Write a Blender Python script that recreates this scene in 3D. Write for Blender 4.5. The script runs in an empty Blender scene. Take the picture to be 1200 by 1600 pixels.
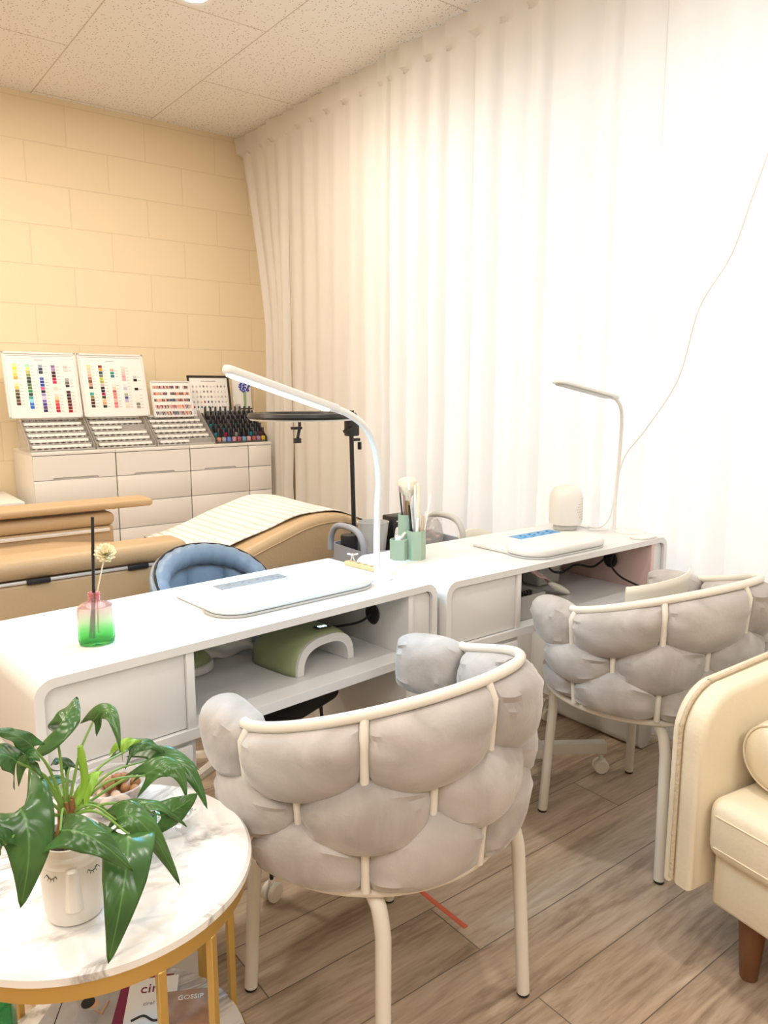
import bpy, bmesh, math, random
from mathutils import Vector, Matrix, Euler
random.seed(7)
PI = math.pi
scn = bpy.context.scene
C = scn.collection

# ------------------------------------------------------------------ camera
PITCH = math.radians(9.289); YAW = math.radians(37.6); CAM_H = 1.30
cd = bpy.data.cameras.new('camera'); cam = bpy.data.objects.new('camera', cd); C.objects.link(cam)
cam.location = (0, 0, CAM_H)
cam.rotation_euler = (PI/2 - PITCH, 0, -YAW)
cd.sensor_fit = 'VERTICAL'; cd.sensor_height = 36; cd.lens = 1180/1600*36
cd.clip_start = 0.02
scn.camera = cam
# ------------------------------------------------------------------ colour management
vs = scn.view_settings
vs.view_transform = 'Standard'; vs.look = 'None'; vs.gamma = 1; vs.use_curve_mapping = False
vs.exposure = -0.04
# ------------------------------------------------------------------ world: bright overcast daylight outside the window
w = bpy.data.worlds.new('world'); scn.world = w; w.use_nodes = True
w.node_tree.nodes['Background'].inputs[0].default_value = (0.93, 0.97, 1.0, 1)
w.node_tree.nodes['Background'].inputs[1].default_value = 0.9
# ------------------------------------------------------------------ lights
def area(name, loc, rot, sx, sy, power, col, shape='RECTANGLE', spread=PI):
    l = bpy.data.lights.new(name, 'AREA'); l.shape = shape; l.size = sx; l.size_y = sy
    l.energy = power; l.color = col; l.spread = spread
    o = bpy.data.objects.new(name, l); C.objects.link(o); o.location = loc; o.rotation_euler = rot
    return o
WARM = (1.0, 0.88, 0.73); NEUT = (1.0, 0.965, 0.92)
CZ = 2.914
area('ceiling_fill_area', (-0.9, -0.3, CZ-0.03), (0, 0, 0), 1.2, 1.2, 41, NEUT)  # added soft fill at ceiling height behind the camera, unseen
area('ceiling_fill_area', (0.6, -1.6, CZ-0.03), (0, 0, 0), 1.2, 0.6, 40, NEUT)  # second added fill, further behind the camera
area('ceiling_fill_area', (-1.0, 2.2, CZ-0.03), (0, 0, 0), 0.6, 1.2, 42, WARM)  # added warm fill, out of view to the left
DOWN = [(1.47, 3.2, 25, WARM), (0.0, 3.6, 25, WARM), (1.35, 0.75, 14, NEUT), (0.1, 1.3, 8, NEUT)]
for (lx, ly, pw, lc) in DOWN:
    area('downlight_area', (lx, ly, CZ-0.028), (0, 0, 0), 0.11, 0.11, pw, lc, 'DISK')
area('daylight_area', (3.6, 1.35, 1.7), (0, PI/2, 0), 2.6, 3.4, 50, (0.95, 0.98, 1.0))

# ================================================================== materials
def new_mat(name):
    m = bpy.data.materials.new(name); m.use_nodes = True
    return m, m.node_tree.nodes, m.node_tree.links, m.node_tree.nodes['Principled BSDF']
def mat(name, col, rough=0.5, metal=0.0, var=0.0, vscale=8, bump=0.0, bscale=60, coat=0.0, sheen=0.0, trans=0.0, ior=1.45, emit=None, estr=0, spec=0.5, alpha=1):
    m, N, L, b = new_mat(name)
    b.inputs['Base Color'].default_value = (*col, 1)
    b.inputs['Roughness'].default_value = rough
    b.inputs['Metallic'].default_value = metal
    b.inputs['Coat Weight'].default_value = coat
    b.inputs['Sheen Weight'].default_value = sheen
    b.inputs['Transmission Weight'].default_value = trans
    b.inputs['IOR'].default_value = ior
    b.inputs['Specular IOR Level'].default_value = spec
    b.inputs['Alpha'].default_value = alpha
    if emit:
        b.inputs['Emission Color'].default_value = (*emit, 1); b.inputs['Emission Strength'].default_value = estr
    tc = N.new('ShaderNodeTexCoord')
    if var:
        n = N.new('ShaderNodeTexNoise'); n.inputs['Scale'].default_value = vscale; n.inputs['Detail'].default_value = 5
        L.new(tc.outputs['Object'], n.inputs['Vector'])
        mx = N.new('ShaderNodeMix'); mx.data_type = 'RGBA'
        mx.inputs['A'].default_value = (*[c*(1-var) for c in col], 1)
        mx.inputs['B'].default_value = (*[min(1, c*(1+var)) for c in col], 1)
        L.new(n.outputs['Fac'], mx.inputs['Factor']); L.new(mx.outputs['Result'], b.inputs['Base Color'])
    if bump:
        n = N.new('ShaderNodeTexNoise'); n.inputs['Scale'].default_value = bscale; n.inputs['Detail'].default_value = 4
        L.new(tc.outputs['Object'], n.inputs['Vector'])
        bp = N.new('ShaderNodeBump'); bp.inputs['Strength'].default_value = bump; bp.inputs['Distance'].default_value = 0.01
        L.new(n.outputs['Fac'], bp.inputs['Height']); L.new(bp.outputs['Normal'], b.inputs['Normal'])
    return m
def sock(node, name): return node.inputs[name]
def mathn(N, L, op, a, b=None):
    n = N.new('ShaderNodeMath'); n.operation = op
    for i, v in enumerate((a, b)):
        if v is None: continue
        if isinstance(v, (int, float)): n.inputs[i].default_value = v
        else: L.new(v, n.inputs[i])
    return n.outputs[0]

def block_wall():
    m, N, L, b = new_mat('painted_block_wall')
    tc = N.new('ShaderNodeTexCoord'); sp = N.new('ShaderNodeSeparateXYZ'); L.new(tc.outputs['Object'], sp.inputs[0])
    cb = N.new('ShaderNodeCombineXYZ')
    L.new(mathn(N, L, 'ADD', sp.outputs['X'], 10.13), cb.inputs['X']); L.new(mathn(N, L, 'ADD', sp.outputs['Z'], 0.444-0.223+0.002), cb.inputs['Y'])
    br = N.new('ShaderNodeTexBrick'); L.new(cb.outputs[0], br.inputs['Vector'])
    br.inputs['Scale'].default_value = 1; br.inputs['Brick Width'].default_value = 0.46; br.inputs['Row Height'].default_value = 0.222
    br.inputs['Mortar Size'].default_value = 0.0035; br.inputs['Mortar Smooth'].default_value = 0.35; br.inputs['Bias'].default_value = 0
    br.inputs['Color1'].default_value = (0.86, 0.72, 0.50, 1); br.inputs['Color2'].default_value = (0.85, 0.705, 0.485, 1); br.inputs['Mortar'].default_value = (0.80, 0.66, 0.45, 1)
    L.new(br.outputs['Color'], b.inputs['Base Color'])
    n = N.new('ShaderNodeTexNoise'); n.inputs['Scale'].default_value = 90; n.inputs['Detail'].default_value = 5; L.new(tc.outputs['Object'], n.inputs['Vector'])
    h = mathn(N, L, 'SUBTRACT', mathn(N, L, 'MULTIPLY', n.outputs['Fac'], 0.12), br.outputs['Fac'])
    bp = N.new('ShaderNodeBump'); bp.inputs['Strength'].default_value = 0.55; bp.inputs['Distance'].default_value = 0.004
    L.new(h, bp.inputs['Height']); L.new(bp.outputs['Normal'], b.inputs['Normal']); b.inputs['Roughness'].default_value = 0.55
    return m
def ceiling_mat():
    m, N, L, b = new_mat('acoustic_ceiling_tile')
    tc = N.new('ShaderNodeTexCoord'); sp = N.new('ShaderNodeSeparateXYZ'); L.new(tc.outputs['Object'], sp.inputs[0])
    cb = N.new('ShaderNodeCombineXYZ')
    L.new(mathn(N, L, 'ADD', sp.outputs['Y'], 13.6-4.30+1.36/2), cb.inputs['X']); L.new(mathn(N, L, 'ADD', sp.outputs['X'], 6.8-1.195), cb.inputs['Y'])
    br = N.new('ShaderNodeTexBrick'); L.new(cb.outputs[0], br.inputs['Vector'])
    br.inputs['Scale'].default_value = 1; br.inputs['Brick Width'].default_value = 1.40; br.inputs['Row Height'].default_value = 0.68
    br.inputs['Mortar Size'].default_value = 0.0035; br.inputs['Mortar Smooth'].default_value = 0.2; br.inputs['Bias'].default_value = 0
    br.inputs['Color1'].default_value = (1, 1, 1, 1); br.inputs['Color2'].default_value = (1, 1, 1, 1); br.inputs['Mortar'].default_value = (0.68, 0.62, 0.55, 1)
    v = N.new('ShaderNodeTexVoronoi'); v.inputs['Scale'].default_value = 62; L.new(tc.outputs['Object'], v.inputs['Vector'])
    rp = N.new('ShaderNodeValToRGB'); rp.color_ramp.elements[0].position = 0.15; rp.color_ramp.elements[0].color = (0.40, 0.34, 0.28, 1)
    rp.color_ramp.elements[1].position = 0.26; rp.color_ramp.elements[1].color = (0.90, 0.87, 0.83, 1)
    L.new(v.outputs['Distance'], rp.inputs['Fac'])
    mx = N.new('ShaderNodeMix'); mx.data_type = 'RGBA'; mx.blend_type = 'MULTIPLY'; mx.inputs['Factor'].default_value = 1
    L.new(rp.outputs['Color'], mx.inputs['A']); L.new(br.outputs['Color'], mx.inputs['B']); L.new(mx.outputs['Result'], b.inputs['Base Color'])
    b.inputs['Roughness'].default_value = 0.9
    return m
def plank_floor():
    m, N, L, b = new_mat('oak_plank_floor')
    tc = N.new('ShaderNodeTexCoord'); mp = N.new('ShaderNodeMapping'); L.new(tc.outputs['Object'], mp.inputs['Vector'])
    mp.inputs['Location'].default_value = (20.0-1.145, 17.7-0.94, 0)
    br = N.new('ShaderNodeTexBrick'); L.new(mp.outputs[0], br.inputs['Vector'])
    br.offset = 0.37; br.offset_frequency = 2
    br.inputs['Scale'].default_value = 1; br.inputs['Brick Width'].default_value = 1.25; br.inputs['Row Height'].default_value = 0.177
    br.inputs['Mortar Size'].default_value = 0.0016; br.inputs['Mortar Smooth'].default_value = 0.1; br.inputs['Bias'].default_value = 0.0
    br.inputs['Color1'].default_value = (0, 0, 0, 1); br.inputs['Color2'].default_value = (1, 1, 1, 1); br.inputs['Mortar'].default_value = (0.5, 0.5, 0.5, 1)
    g = N.new('ShaderNodeMapping'); g.inputs['Scale'].default_value = (1.3, 11, 1); L.new(tc.outputs['Object'], g.inputs['Vector'])
    # shift grain per plank
    ad = N.new('ShaderNodeVectorMath'); ad.operation = 'MULTIPLY_ADD'; L.new(br.outputs['Color'], ad.inputs[0]); ad.inputs[1].default_value = (7, 3, 5); L.new(g.outputs[0], ad.inputs[2])
    n1 = N.new('ShaderNodeTexNoise'); n1.inputs['Scale'].default_value = 2.2; n1.inputs['Detail'].default_value = 8; n1.inputs['Roughness'].default_value = 0.65; n1.inputs['Distortion'].default_value = 0.8
    L.new(ad.outputs[0], n1.inputs['Vector'])
    n2 = N.new('ShaderNodeTexNoise'); n2.inputs['Scale'].default_value = 9; n2.inputs['Detail'].default_value = 8; n2.inputs['Distortion'].default_value = 0.4; L.new(ad.outputs[0], n2.inputs['Vector'])
    f = mathn(N, L, 'ADD', mathn(N, L, 'MULTIPLY', n1.outputs['Fac'], 0.75), mathn(N, L, 'MULTIPLY', n2.outputs['Fac'], 0.30))
    f = mathn(N, L, 'ADD', f, mathn(N, L, 'MULTIPLY', mathn(N, L, 'SUBTRACT', br.outputs['Color'], 0.5), 0.10))
    rp = N.new('ShaderNodeValToRGB'); e = rp.color_ramp.elements
    e[0].position = 0.33; e[0].color = (0.235, 0.160, 0.105, 1); e[1].position = 0.70; e[1].color = (0.60, 0.475, 0.35, 1)
    k = e.new(0.5); k.color = (0.44, 0.325, 0.228, 1)
    L.new(f, rp.inputs['Fac'])
    mx = N.new('ShaderNodeMix'); mx.data_type = 'RGBA'; L.new(br.outputs['Fac'], mx.inputs['Factor']); L.new(rp.outputs['Color'], mx.inputs['A']); mx.inputs['B'].default_value = (0.17, 0.125, 0.09, 1)
    L.new(mx.outputs['Result'], b.inputs['Base Color']); b.inputs['Roughness'].default_value = 0.42
    bp = N.new('ShaderNodeBump'); bp.inputs['Strength'].default_value = 0.3; bp.inputs['Distance'].default_value = 0.002
    L.new(mathn(N, L, 'SUBTRACT', n2.outputs['Fac'], mathn(N, L, 'MULTIPLY', br.outputs['Fac'], 2)), bp.inputs['Height']); L.new(bp.outputs['Normal'], b.inputs['Normal'])
    return m
def curtain_mat():
    m, N, L, b = new_mat('sheer_white_curtain')
    out = N['Material Output']
    N.remove(b)
    d = N.new('ShaderNodeBsdfDiffuse'); t = N.new('ShaderNodeBsdfTranslucent'); mx = N.new('ShaderNodeMixShader')
    tc = N.new('ShaderNodeTexCoord'); n = N.new('ShaderNodeTexNoise'); n.inputs['Scale'].default_value = 6; n.inputs['Detail'].default_value = 3; L.new(tc.outputs['Object'], n.inputs['Vector'])
    rp = N.new('ShaderNodeValToRGB'); rp.color_ramp.elements[0].color = (0.86, 0.83, 0.79, 1); rp.color_ramp.elements[1].color = (0.90, 0.875, 0.84, 1); L.new(n.outputs['Fac'], rp.inputs['Fac'])
    L.new(rp.outputs['Color'], d.inputs['Color']); t.inputs['Color'].default_value = (0.90, 0.89, 0.87, 1)
    mx.inputs[0].default_value = 0.42; L.new(d.outputs[0], mx.inputs[1]); L.new(t.outputs[0], mx.inputs[2]); L.new(mx.outputs[0], out.inputs['Surface'])
    return m
def marble():
    m, N, L, b = new_mat('veined_white_marble')
    tc = N.new('ShaderNodeTexCoord'); mp = N.new('ShaderNodeMapping'); mp.inputs['Rotation'].default_value = (0, 0, math.radians(38)); mp.inputs['Scale'].default_value = (1.0, 3.2, 1.0)
    L.new(tc.outputs['Object'], mp.inputs['Vector'])
    n0 = N.new('ShaderNodeTexNoise'); n0.inputs['Scale'].default_value = 2.6; n0.inputs['Detail'].default_value = 9; n0.inputs['Roughness'].default_value = 0.62; n0.inputs['Distortion'].default_value = 0.9
    L.new(mp.outputs[0], n0.inputs['Vector'])
    ab = mathn(N, L, 'ABSOLUTE', mathn(N, L, 'SUBTRACT', n0.outputs['Fac'], 0.5))
    rp = N.new('ShaderNodeValToRGB'); e = rp.color_ramp.elements; e[0].position = 0.0; e[0].color = (0.40, 0.37, 0.35, 1); e[1].position = 0.050; e[1].color = (0.88, 0.86, 0.84, 1)
    L.new(ab, rp.inputs['Fac'])
    n1 = N.new('ShaderNodeTexNoise'); n1.inputs['Scale'].default_value = 3.1; n1.inputs['Detail'].default_value = 3; L.new(mp.outputs[0], n1.inputs['Vector'])
    r2 = N.new('ShaderNodeValToRGB'); r2.color_ramp.elements[0].position = 0.43; r2.color_ramp.elements[1].position = 0.54; L.new(n1.outputs['Fac'], r2.inputs['Fac'])
    mx = N.new('ShaderNodeMix'); mx.data_type = 'RGBA'; L.new(r2.outputs['Color'], mx.inputs['Factor']); mx.inputs['A'].default_value = (0.88, 0.86, 0.84, 1); L.new(rp.outputs['Color'], mx.inputs['B'])
    L.new(mx.outputs['Result'], b.inputs['Base Color']); b.inputs['Roughness'].default_value = 0.22
    return m
def towel_mat():
    m, N, L, b = new_mat('ribbed_white_towel')
    tc = N.new('ShaderNodeTexCoord'); wv = N.new('ShaderNodeTexWave'); wv.inputs['Scale'].default_value = 9; wv.inputs['Distortion'].default_value = 1.2; wv.inputs['Detail'].default_value = 1; wv.inputs['Detail Scale'].default_value = 0.6
    wv.bands_direction = 'X'; L.new(tc.outputs['Object'], wv.inputs['Vector'])
    rp = N.new('ShaderNodeValToRGB'); rp.color_ramp.elements[0].color = (0.60, 0.56, 0.49, 1); rp.color_ramp.elements[1].color = (0.80, 0.78, 0.73, 1); rp.color_ramp.elements[1].position = 0.35
    L.new(wv.outputs['Color'], rp.inputs['Fac']); L.new(rp.outputs['Color'], b.inputs['Base Color']); b.inputs['Roughness'].default_value = 0.95
    bp = N.new('ShaderNodeBump'); bp.inputs['Strength'].default_value = 0.5; bp.inputs['Distance'].default_value = 0.006; L.new(wv.outputs['Color'], bp.inputs['Height']); L.new(bp.outputs['Normal'], b.inputs['Normal'])
    return m
def gradient_glass():
    m, N, L, b = new_mat('pink_to_green_glass')
    tc = N.new('ShaderNodeTexCoord'); sp = N.new('ShaderNodeSeparateXYZ'); L.new(tc.outputs['Object'], sp.inputs[0])
    f = mathn(N, L, 'DIVIDE', sp.outputs['Z'], 0.12)
    rp = N.new('ShaderNodeValToRGB'); e = rp.color_ramp.elements
    e[0].position = 0.02; e[0].color = (0.12, 0.70, 0.18, 1); e[1].position = 0.85; e[1].color = (0.95, 0.42, 0.45, 1)
    k = e.new(0.22); k.color = (0.30, 0.88, 0.32, 1); k = e.new(0.42); k.color = (0.88, 0.95, 0.78, 1); k = e.new(0.66); k.color = (0.96, 0.76, 0.76, 1)
    L.new(f, rp.inputs['Fac']); L.new(rp.outputs['Color'], b.inputs['Base Color'])
    b.inputs['Roughness'].default_value = 0.05; b.inputs['Transmission Weight'].default_value = 0.82; b.inputs['IOR'].default_value = 1.3
    return m
def leaf_mat():
    m, N, L, b = new_mat('glossy_green_leaf')
    tc = N.new('ShaderNodeTexCoord'); n = N.new('ShaderNodeTexNoise'); n.inputs['Scale'].default_value = 14; n.inputs['Detail'].default_value = 3; L.new(tc.outputs['Object'], n.inputs['Vector'])
    uv = N.new('ShaderNodeUVMap'); sp = N.new('ShaderNodeSeparateXYZ'); L.new(uv.outputs[0], sp.inputs[0])
    rp = N.new('ShaderNodeValToRGB'); e = rp.color_ramp.elements; e[0].position = 0.3; e[0].color = (0.026, 0.085, 0.020, 1); e[1].position = 0.75; e[1].color = (0.075, 0.19, 0.045, 1); L.new(n.outputs['Fac'], rp.inputs['Fac'])
    vein = mathn(N, L, 'ABSOLUTE', mathn(N, L, 'SUBTRACT', sp.outputs['X'], 0.5))
    side = mathn(N, L, 'SINE', mathn(N, L, 'MULTIPLY', mathn(N, L, 'SUBTRACT', sp.outputs['Y'], mathn(N, L, 'MULTIPLY', vein, 0.7)), 46))
    r2 = N.new('ShaderNodeValToRGB'); r2.color_ramp.elements[0].color = (1, 1, 1, 1); r2.color_ramp.elements[1].color = (0, 0, 0, 1); r2.color_ramp.elements[1].position = 0.035; L.new(vein, r2.inputs['Fac'])
    mx = N.new('ShaderNodeMix'); mx.data_type = 'RGBA'; L.new(r2.outputs['Color'], mx.inputs['Factor']); L.new(rp.outputs['Color'], mx.inputs['A']); mx.inputs['B'].default_value = (0.11, 0.25, 0.07, 1)
    L.new(mx.outputs['Result'], b.inputs['Base Color']); b.inputs['Roughness'].default_value = 0.27
    b.inputs['Transmission Weight'].default_value = 0.0
    bp = N.new('ShaderNodeBump'); bp.inputs['Strength'].default_value = 0.12; bp.inputs['Distance'].default_value = 0.002; L.new(side, bp.inputs['Height']); L.new(bp.outputs['Normal'], b.inputs['Normal'])
    return m
def velvet():
    m, N, L, b = new_mat('greige_velvet')
    tc = N.new('ShaderNodeTexCoord'); n = N.new('ShaderNodeTexNoise'); n.inputs['Scale'].default_value = 7; n.inputs['Detail'].default_value = 6; n.inputs['Distortion'].default_value = 1.0; L.new(tc.outputs['Object'], n.inputs['Vector'])
    rp = N.new('ShaderNodeValToRGB'); e = rp.color_ramp.elements; e[0].position = 0.36; e[0].color = (0.37, 0.34, 0.32, 1); e[1].position = 0.66; e[1].color = (0.52, 0.49, 0.47, 1); L.new(n.outputs['Fac'], rp.inputs['Fac'])
    L.new(rp.outputs['Color'], b.inputs['Base Color']); b.inputs['Roughness'].default_value = 0.85; b.inputs['Sheen Weight'].default_value = 0.45; b.inputs['Sheen Roughness'].default_value = 0.4
    n2 = N.new('ShaderNodeTexNoise'); n2.inputs['Scale'].default_value = 160; L.new(tc.outputs['Object'], n2.inputs['Vector'])
    bp = N.new('ShaderNodeBump'); bp.inputs['Strength'].default_value = 0.25; bp.inputs['Distance'].default_value = 0.002; L.new(n2.outputs['Fac'], bp.inputs['Height']); L.new(bp.outputs['Normal'], b.inputs['Normal'])
    return m
M = dict(
    wall=block_wall(), ceil=ceiling_mat(), floor=plank_floor(), curtain=curtain_mat(), marble=marble(), towel=towel_mat(),
    bottleglass=gradient_glass(), leaf=leaf_mat(), velvet=velvet(),
    plainwall=mat('cream_painted_wall', (0.80, 0.70, 0.55), 0.7, bump=0.15, bscale=90),
    white=mat('white_lacquer', (0.76, 0.755, 0.74), 0.32, var=0.015, vscale=3),
    cabwhite=mat('white_cabinet_lacquer', (0.80, 0.765, 0.72), 0.35, var=0.012, vscale=3),
    cabgap=mat('painted_gap_shade', (0.22, 0.20, 0.18), 0.7),  # dark tone painted in for the shade between drawer fronts
    whiteplastic=mat('white_plastic', (0.78, 0.775, 0.75), 0.35),
    creamplastic=mat('cream_plastic', (0.85, 0.81, 0.70), 0.4),
    metalcream=mat('cream_powder_coated_metal', (0.80, 0.76, 0.68), 0.38),
    black=mat('black_plastic', (0.018, 0.018, 0.02), 0.4),
    blackgloss=mat('black_gloss_cap', (0.012, 0.012, 0.016), 0.18, coat=0.4),
    rubber=mat('black_rubber', (0.02, 0.02, 0.02), 0.75),
    tan=mat('tan_leather', (0.50, 0.345, 0.19), 0.45, var=0.05, vscale=6, bump=0.12, bscale=120),
    cream=mat('cream_leather', (0.82, 0.73, 0.56), 0.42, var=0.03, vscale=5, bump=0.12, bscale=70),
    creamdark=mat('beige_piping', (0.62, 0.52, 0.38), 0.5, bump=0.5, bscale=90),
    wood=mat('walnut_wood', (0.20, 0.085, 0.035), 0.35, var=0.25, vscale=30),
    lightwood=mat('beech_wood', (0.72, 0.52, 0.26), 0.5, var=0.12, vscale=40),
    gold=mat('brushed_gold_metal', (0.62, 0.42, 0.13), 0.38, metal=0.75),
    blue=mat('slate_blue_leather', (0.20, 0.27, 0.36), 0.42, var=0.08, vscale=8, bump=0.2, bscale=30),
    greygray=mat('grey_leather', (0.30, 0.31, 0.32), 0.5),
    greycart=mat('grey_plastic', (0.34, 0.36, 0.41), 0.45),
    lgrey=mat('light_grey_plastic', (0.56, 0.56, 0.54), 0.45),
    silver=mat('silver_metal', (0.75, 0.75, 0.76), 0.25, metal=0.9),
    alu=mat('aluminium_trim', (0.80, 0.79, 0.77), 0.35, metal=0.5),
    sage=mat('sage_green_plastic', (0.36, 0.47, 0.35), 0.5),
    sage2=mat('sage_green_gloss', (0.33, 0.38, 0.19), 0.3),
    ceramic=mat('white_ceramic', (0.80, 0.78, 0.74), 0.4, bump=0.08, bscale=40),
    soil=mat('dark_potting_soil', (0.045, 0.032, 0.02), 0.95, var=0.6, vscale=140, bump=1.0, bscale=160),
    stem=mat('green_stem', (0.20, 0.36, 0.07), 0.4),
    youngleaf=mat('young_bright_leaf', (0.28, 0.52, 0.06), 0.35),
    brownstem=mat('brown_root_crown', (0.28, 0.13, 0.05), 0.8, var=0.4, vscale=60, bump=0.6),
    led=mat('cool_led_strip', (0.9, 0.95, 1), 0.5, emit=(0.80, 0.92, 1.0), estr=6),
    downlight=mat('warm_downlight_lens', (1, 0.95, 0.9), 0.5, emit=(1.0, 0.90, 0.76), estr=30),
    glass=mat('clear_glass', (0.95, 0.97, 0.98), 0.03, alpha=0.22, spec=1.0),
    acrylic=mat('clear_acrylic', (0.62, 0.59, 0.56), 0.08, alpha=0.45, spec=0.8),
    greenglass=mat('green_glass', (0.12, 0.62, 0.25), 0.05, trans=0.7, ior=1.3),
    pane=mat('window_glass', (1, 1, 1), 0.0, trans=1.0, ior=1.05),
    nut=mat('hazelnut_brown', (0.36, 0.17, 0.07), 0.35, var=0.3, vscale=40),
    pinkish=mat('blush_carton', (0.70, 0.58, 0.52), 0.5),
    nutpale=mat('pale_almond_shell', (0.62, 0.45, 0.33), 0.5, var=0.2, vscale=60),
    paper=mat('white_paper', (0.85, 0.84, 0.82), 0.8),
    greyprint=mat('grey_dust_filter', (0.25, 0.235, 0.23), 0.5, var=0.35, vscale=120),
    blueprint=mat('blue_protective_film', (0.08, 0.33, 0.66), 0.35, var=0.1, vscale=90),
    ink=mat('grey_ink', (0.35, 0.34, 0.36), 0.8),
    darkbrown=mat('black_brown_frame', (0.035, 0.022, 0.018), 0.4),
    maroon=mat('maroon_print', (0.22, 0.02, 0.07), 0.4),
    photo=mat('brown_photo_print', (0.42, 0.25, 0.16), 0.35, var=0.7, vscale=28),
    greyphoto=mat('grey_photo_print', (0.40, 0.38, 0.37), 0.4, var=0.4, vscale=22),
    skin=mat('skin_print', (0.66, 0.36, 0.22), 0.4),
    teal=mat('teal_wrapper', (0.05, 0.55, 0.55), 0.3),
    foil=mat('silver_wrapper', (0.75, 0.76, 0.78), 0.22, metal=0.8, bump=0.6, bscale=60),
    red=mat('red_tape', (0.62, 0.13, 0.07), 0.6),
    petal=mat('cream_petal', (0.88, 0.80, 0.55), 0.8),
    bristle=mat('cream_bristle', (0.85, 0.77, 0.58), 0.95, var=0.1, vscale=90),
    mauve=mat('mauve_handle', (0.38, 0.26, 0.30), 0.4),
    bronze=mat('bronze_handle', (0.45, 0.30, 0.15), 0.35, metal=0.5),
    bluepetal=mat('blue_flower_print', (0.06, 0.09, 0.45), 0.8, var=0.4, vscale=60),
    display=mat('lit_digit_display', (0.6, 0.9, 1), 0.5, emit=(0.6, 0.9, 1.0), estr=2.2),
    whitecable=mat('white_cable', (0.78, 0.77, 0.75), 0.45),
    napkin=mat('white_tissue', (0.82, 0.80, 0.76), 0.9, bump=0.4, bscale=20),
    blush=mat('pink_light_and_plastic', (0.72, 0.52, 0.48), 0.4),  # pink-lit tone for a desk divider; also plain pink for bag and contents
    jargrey=mat('grey_jar_glass', (0.22, 0.20, 0.18), 0.3),
    jardot=mat('pale_jar_cap', (0.62, 0.60, 0.55), 0.4),
)
def swatch_mat(col, rough=0.3):
    key = 'polish_%02x%02x%02x' % tuple(int(c*255) for c in col)
    if key not in M: M[key] = mat('nail_colour', col, rough)
    return M[key]

# ================================================================== mesh helpers
def finish(name, bm, material, parent=None, sharp=38, smooth=True):
    bmesh.ops.recalc_face_normals(bm, faces=bm.faces)
    me = bpy.data.meshes.new(name)
    if smooth:
        for f in bm.faces: f.smooth = True
        for e in bm.edges:
            if len(e.link_faces) == 2 and e.calc_face_angle(0) > math.radians(sharp): e.smooth = False
    bm.to_mesh(me); bm.free()
    for mm in (material if isinstance(material, (list, tuple)) else [material]): me.materials.append(mm)
    o = bpy.data.objects.new(name, me); C.objects.link(o)
    if parent: o.parent = parent
    return o
def tag(o, label=None, cat=None, group=None, kind=None):
    if label: o['label'] = label
    if cat: o['category'] = cat
    if group: o['group'] = group
    if kind: o['kind'] = kind
    return o
def thing(name, label, cat, loc=(0, 0, 0), rz=0, group=None):
    o = bpy.data.objects.new(name, None); C.objects.link(o); o.location = loc; o.rotation_euler = (0, 0, rz)
    o.empty_display_size = 0.05
    return tag(o, label, cat, group)
def struct(name, bm, material, parent=None, **k):
    o = finish(name, bm, material, parent, **k)
    if not parent: o['kind'] = 'structure'
    return o
def copy_tree(o, parent=None):
    c = o.copy(); C.objects.link(c)
    if parent: c.parent = parent
    for ch in list(o.children): copy_tree(ch, c)
    return c
def B(): return bmesh.new()
def box(bm, x0, x1, y0, y1, z0, z1, r=0.0, seg=2, mi=0, mtx=None):
    t = bmesh.new(); bmesh.ops.create_cube(t, size=1)
    for v in t.verts: v.co = Vector(((x0+x1)/2 + v.co.x*(x1-x0), (y0+y1)/2 + v.co.y*(y1-y0), (z0+z1)/2 + v.co.z*(z1-z0)))
    if r > 0:
        r = min(r, 0.49*min(abs(x1-x0), abs(y1-y0), abs(z1-z0)))
        bmesh.ops.bevel(t, geom=list(t.edges), offset=r, segments=seg, profile=0.5, affect='EDGES')
    merge(bm, t, mi, mtx)
def merge(bm, t, mi=0, mtx=None):
    if mtx is not None: bmesh.ops.transform(t, matrix=mtx, verts=t.verts)
    uvs = t.loops.layers.uv.active
    uvd = (bm.loops.layers.uv.active or bm.loops.layers.uv.new('UVMap')) if uvs else None
    vm = {v: bm.verts.new(v.co) for v in t.verts}
    for f in t.faces:
        try:
            nf = bm.faces.new([vm[v] for v in f.verts]); nf.material_index = mi
            if uvs:
                for a, b_ in zip(f.loops, nf.loops): b_[uvd].uv = a[uvs].uv
        except ValueError: pass
    t.free()
def tube(bm, pts, r, seg=12, mi=0, caps=True, sx=1.0):
    pts = [Vector(p) for p in pts]; n = len(pts)
    rad = r if isinstance(r, (list, tuple)) else [r]*n
    t = bmesh.new(); rings = []
    prev = None
    for i, p in enumerate(pts):
        d = (pts[min(i+1, n-1)] - pts[max(i-1, 0)]).normalized()
        if prev is None:
            a = Vector((0, 0, 1)) if abs(d.z) < 0.9 else Vector((1, 0, 0))
            u = d.cross(a).normalized()
        else: u = (prev - d*prev.dot(d)).normalized()
        v = d.cross(u); prev = u
        rings.append([t.verts.new(p + (u*math.cos(2*PI*k/seg)*sx + v*math.sin(2*PI*k/seg))*rad[i]) for k in range(seg)])
    for i in range(n-1):
        for k in range(seg): t.faces.new((rings[i][k], rings[i][(k+1) % seg], rings[i+1][(k+1) % seg], rings[i+1][k]))
    if caps: t.faces.new(rings[0][::-1]); t.faces.new(rings[-1])
    merge(bm, t, mi)
def smoothpath(pts, n=8):
    P = [Vector(p) for p in pts]; out = []
    Q = [P[0]*2-P[1]] + P + [P[-1]*2-P[-2]]
    for i in range(1, len(Q)-2):
        for k in range(n):
            t = k/n; a, b_, c, d = Q[i-1], Q[i], Q[i+1], Q[i+2]
            out.append(0.5*((2*b_) + (c-a)*t + (2*a-5*b_+4*c-d)*t*t + (3*b_-a-3*c+d)*t**3))
    out.append(P[-1]); return out
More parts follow.
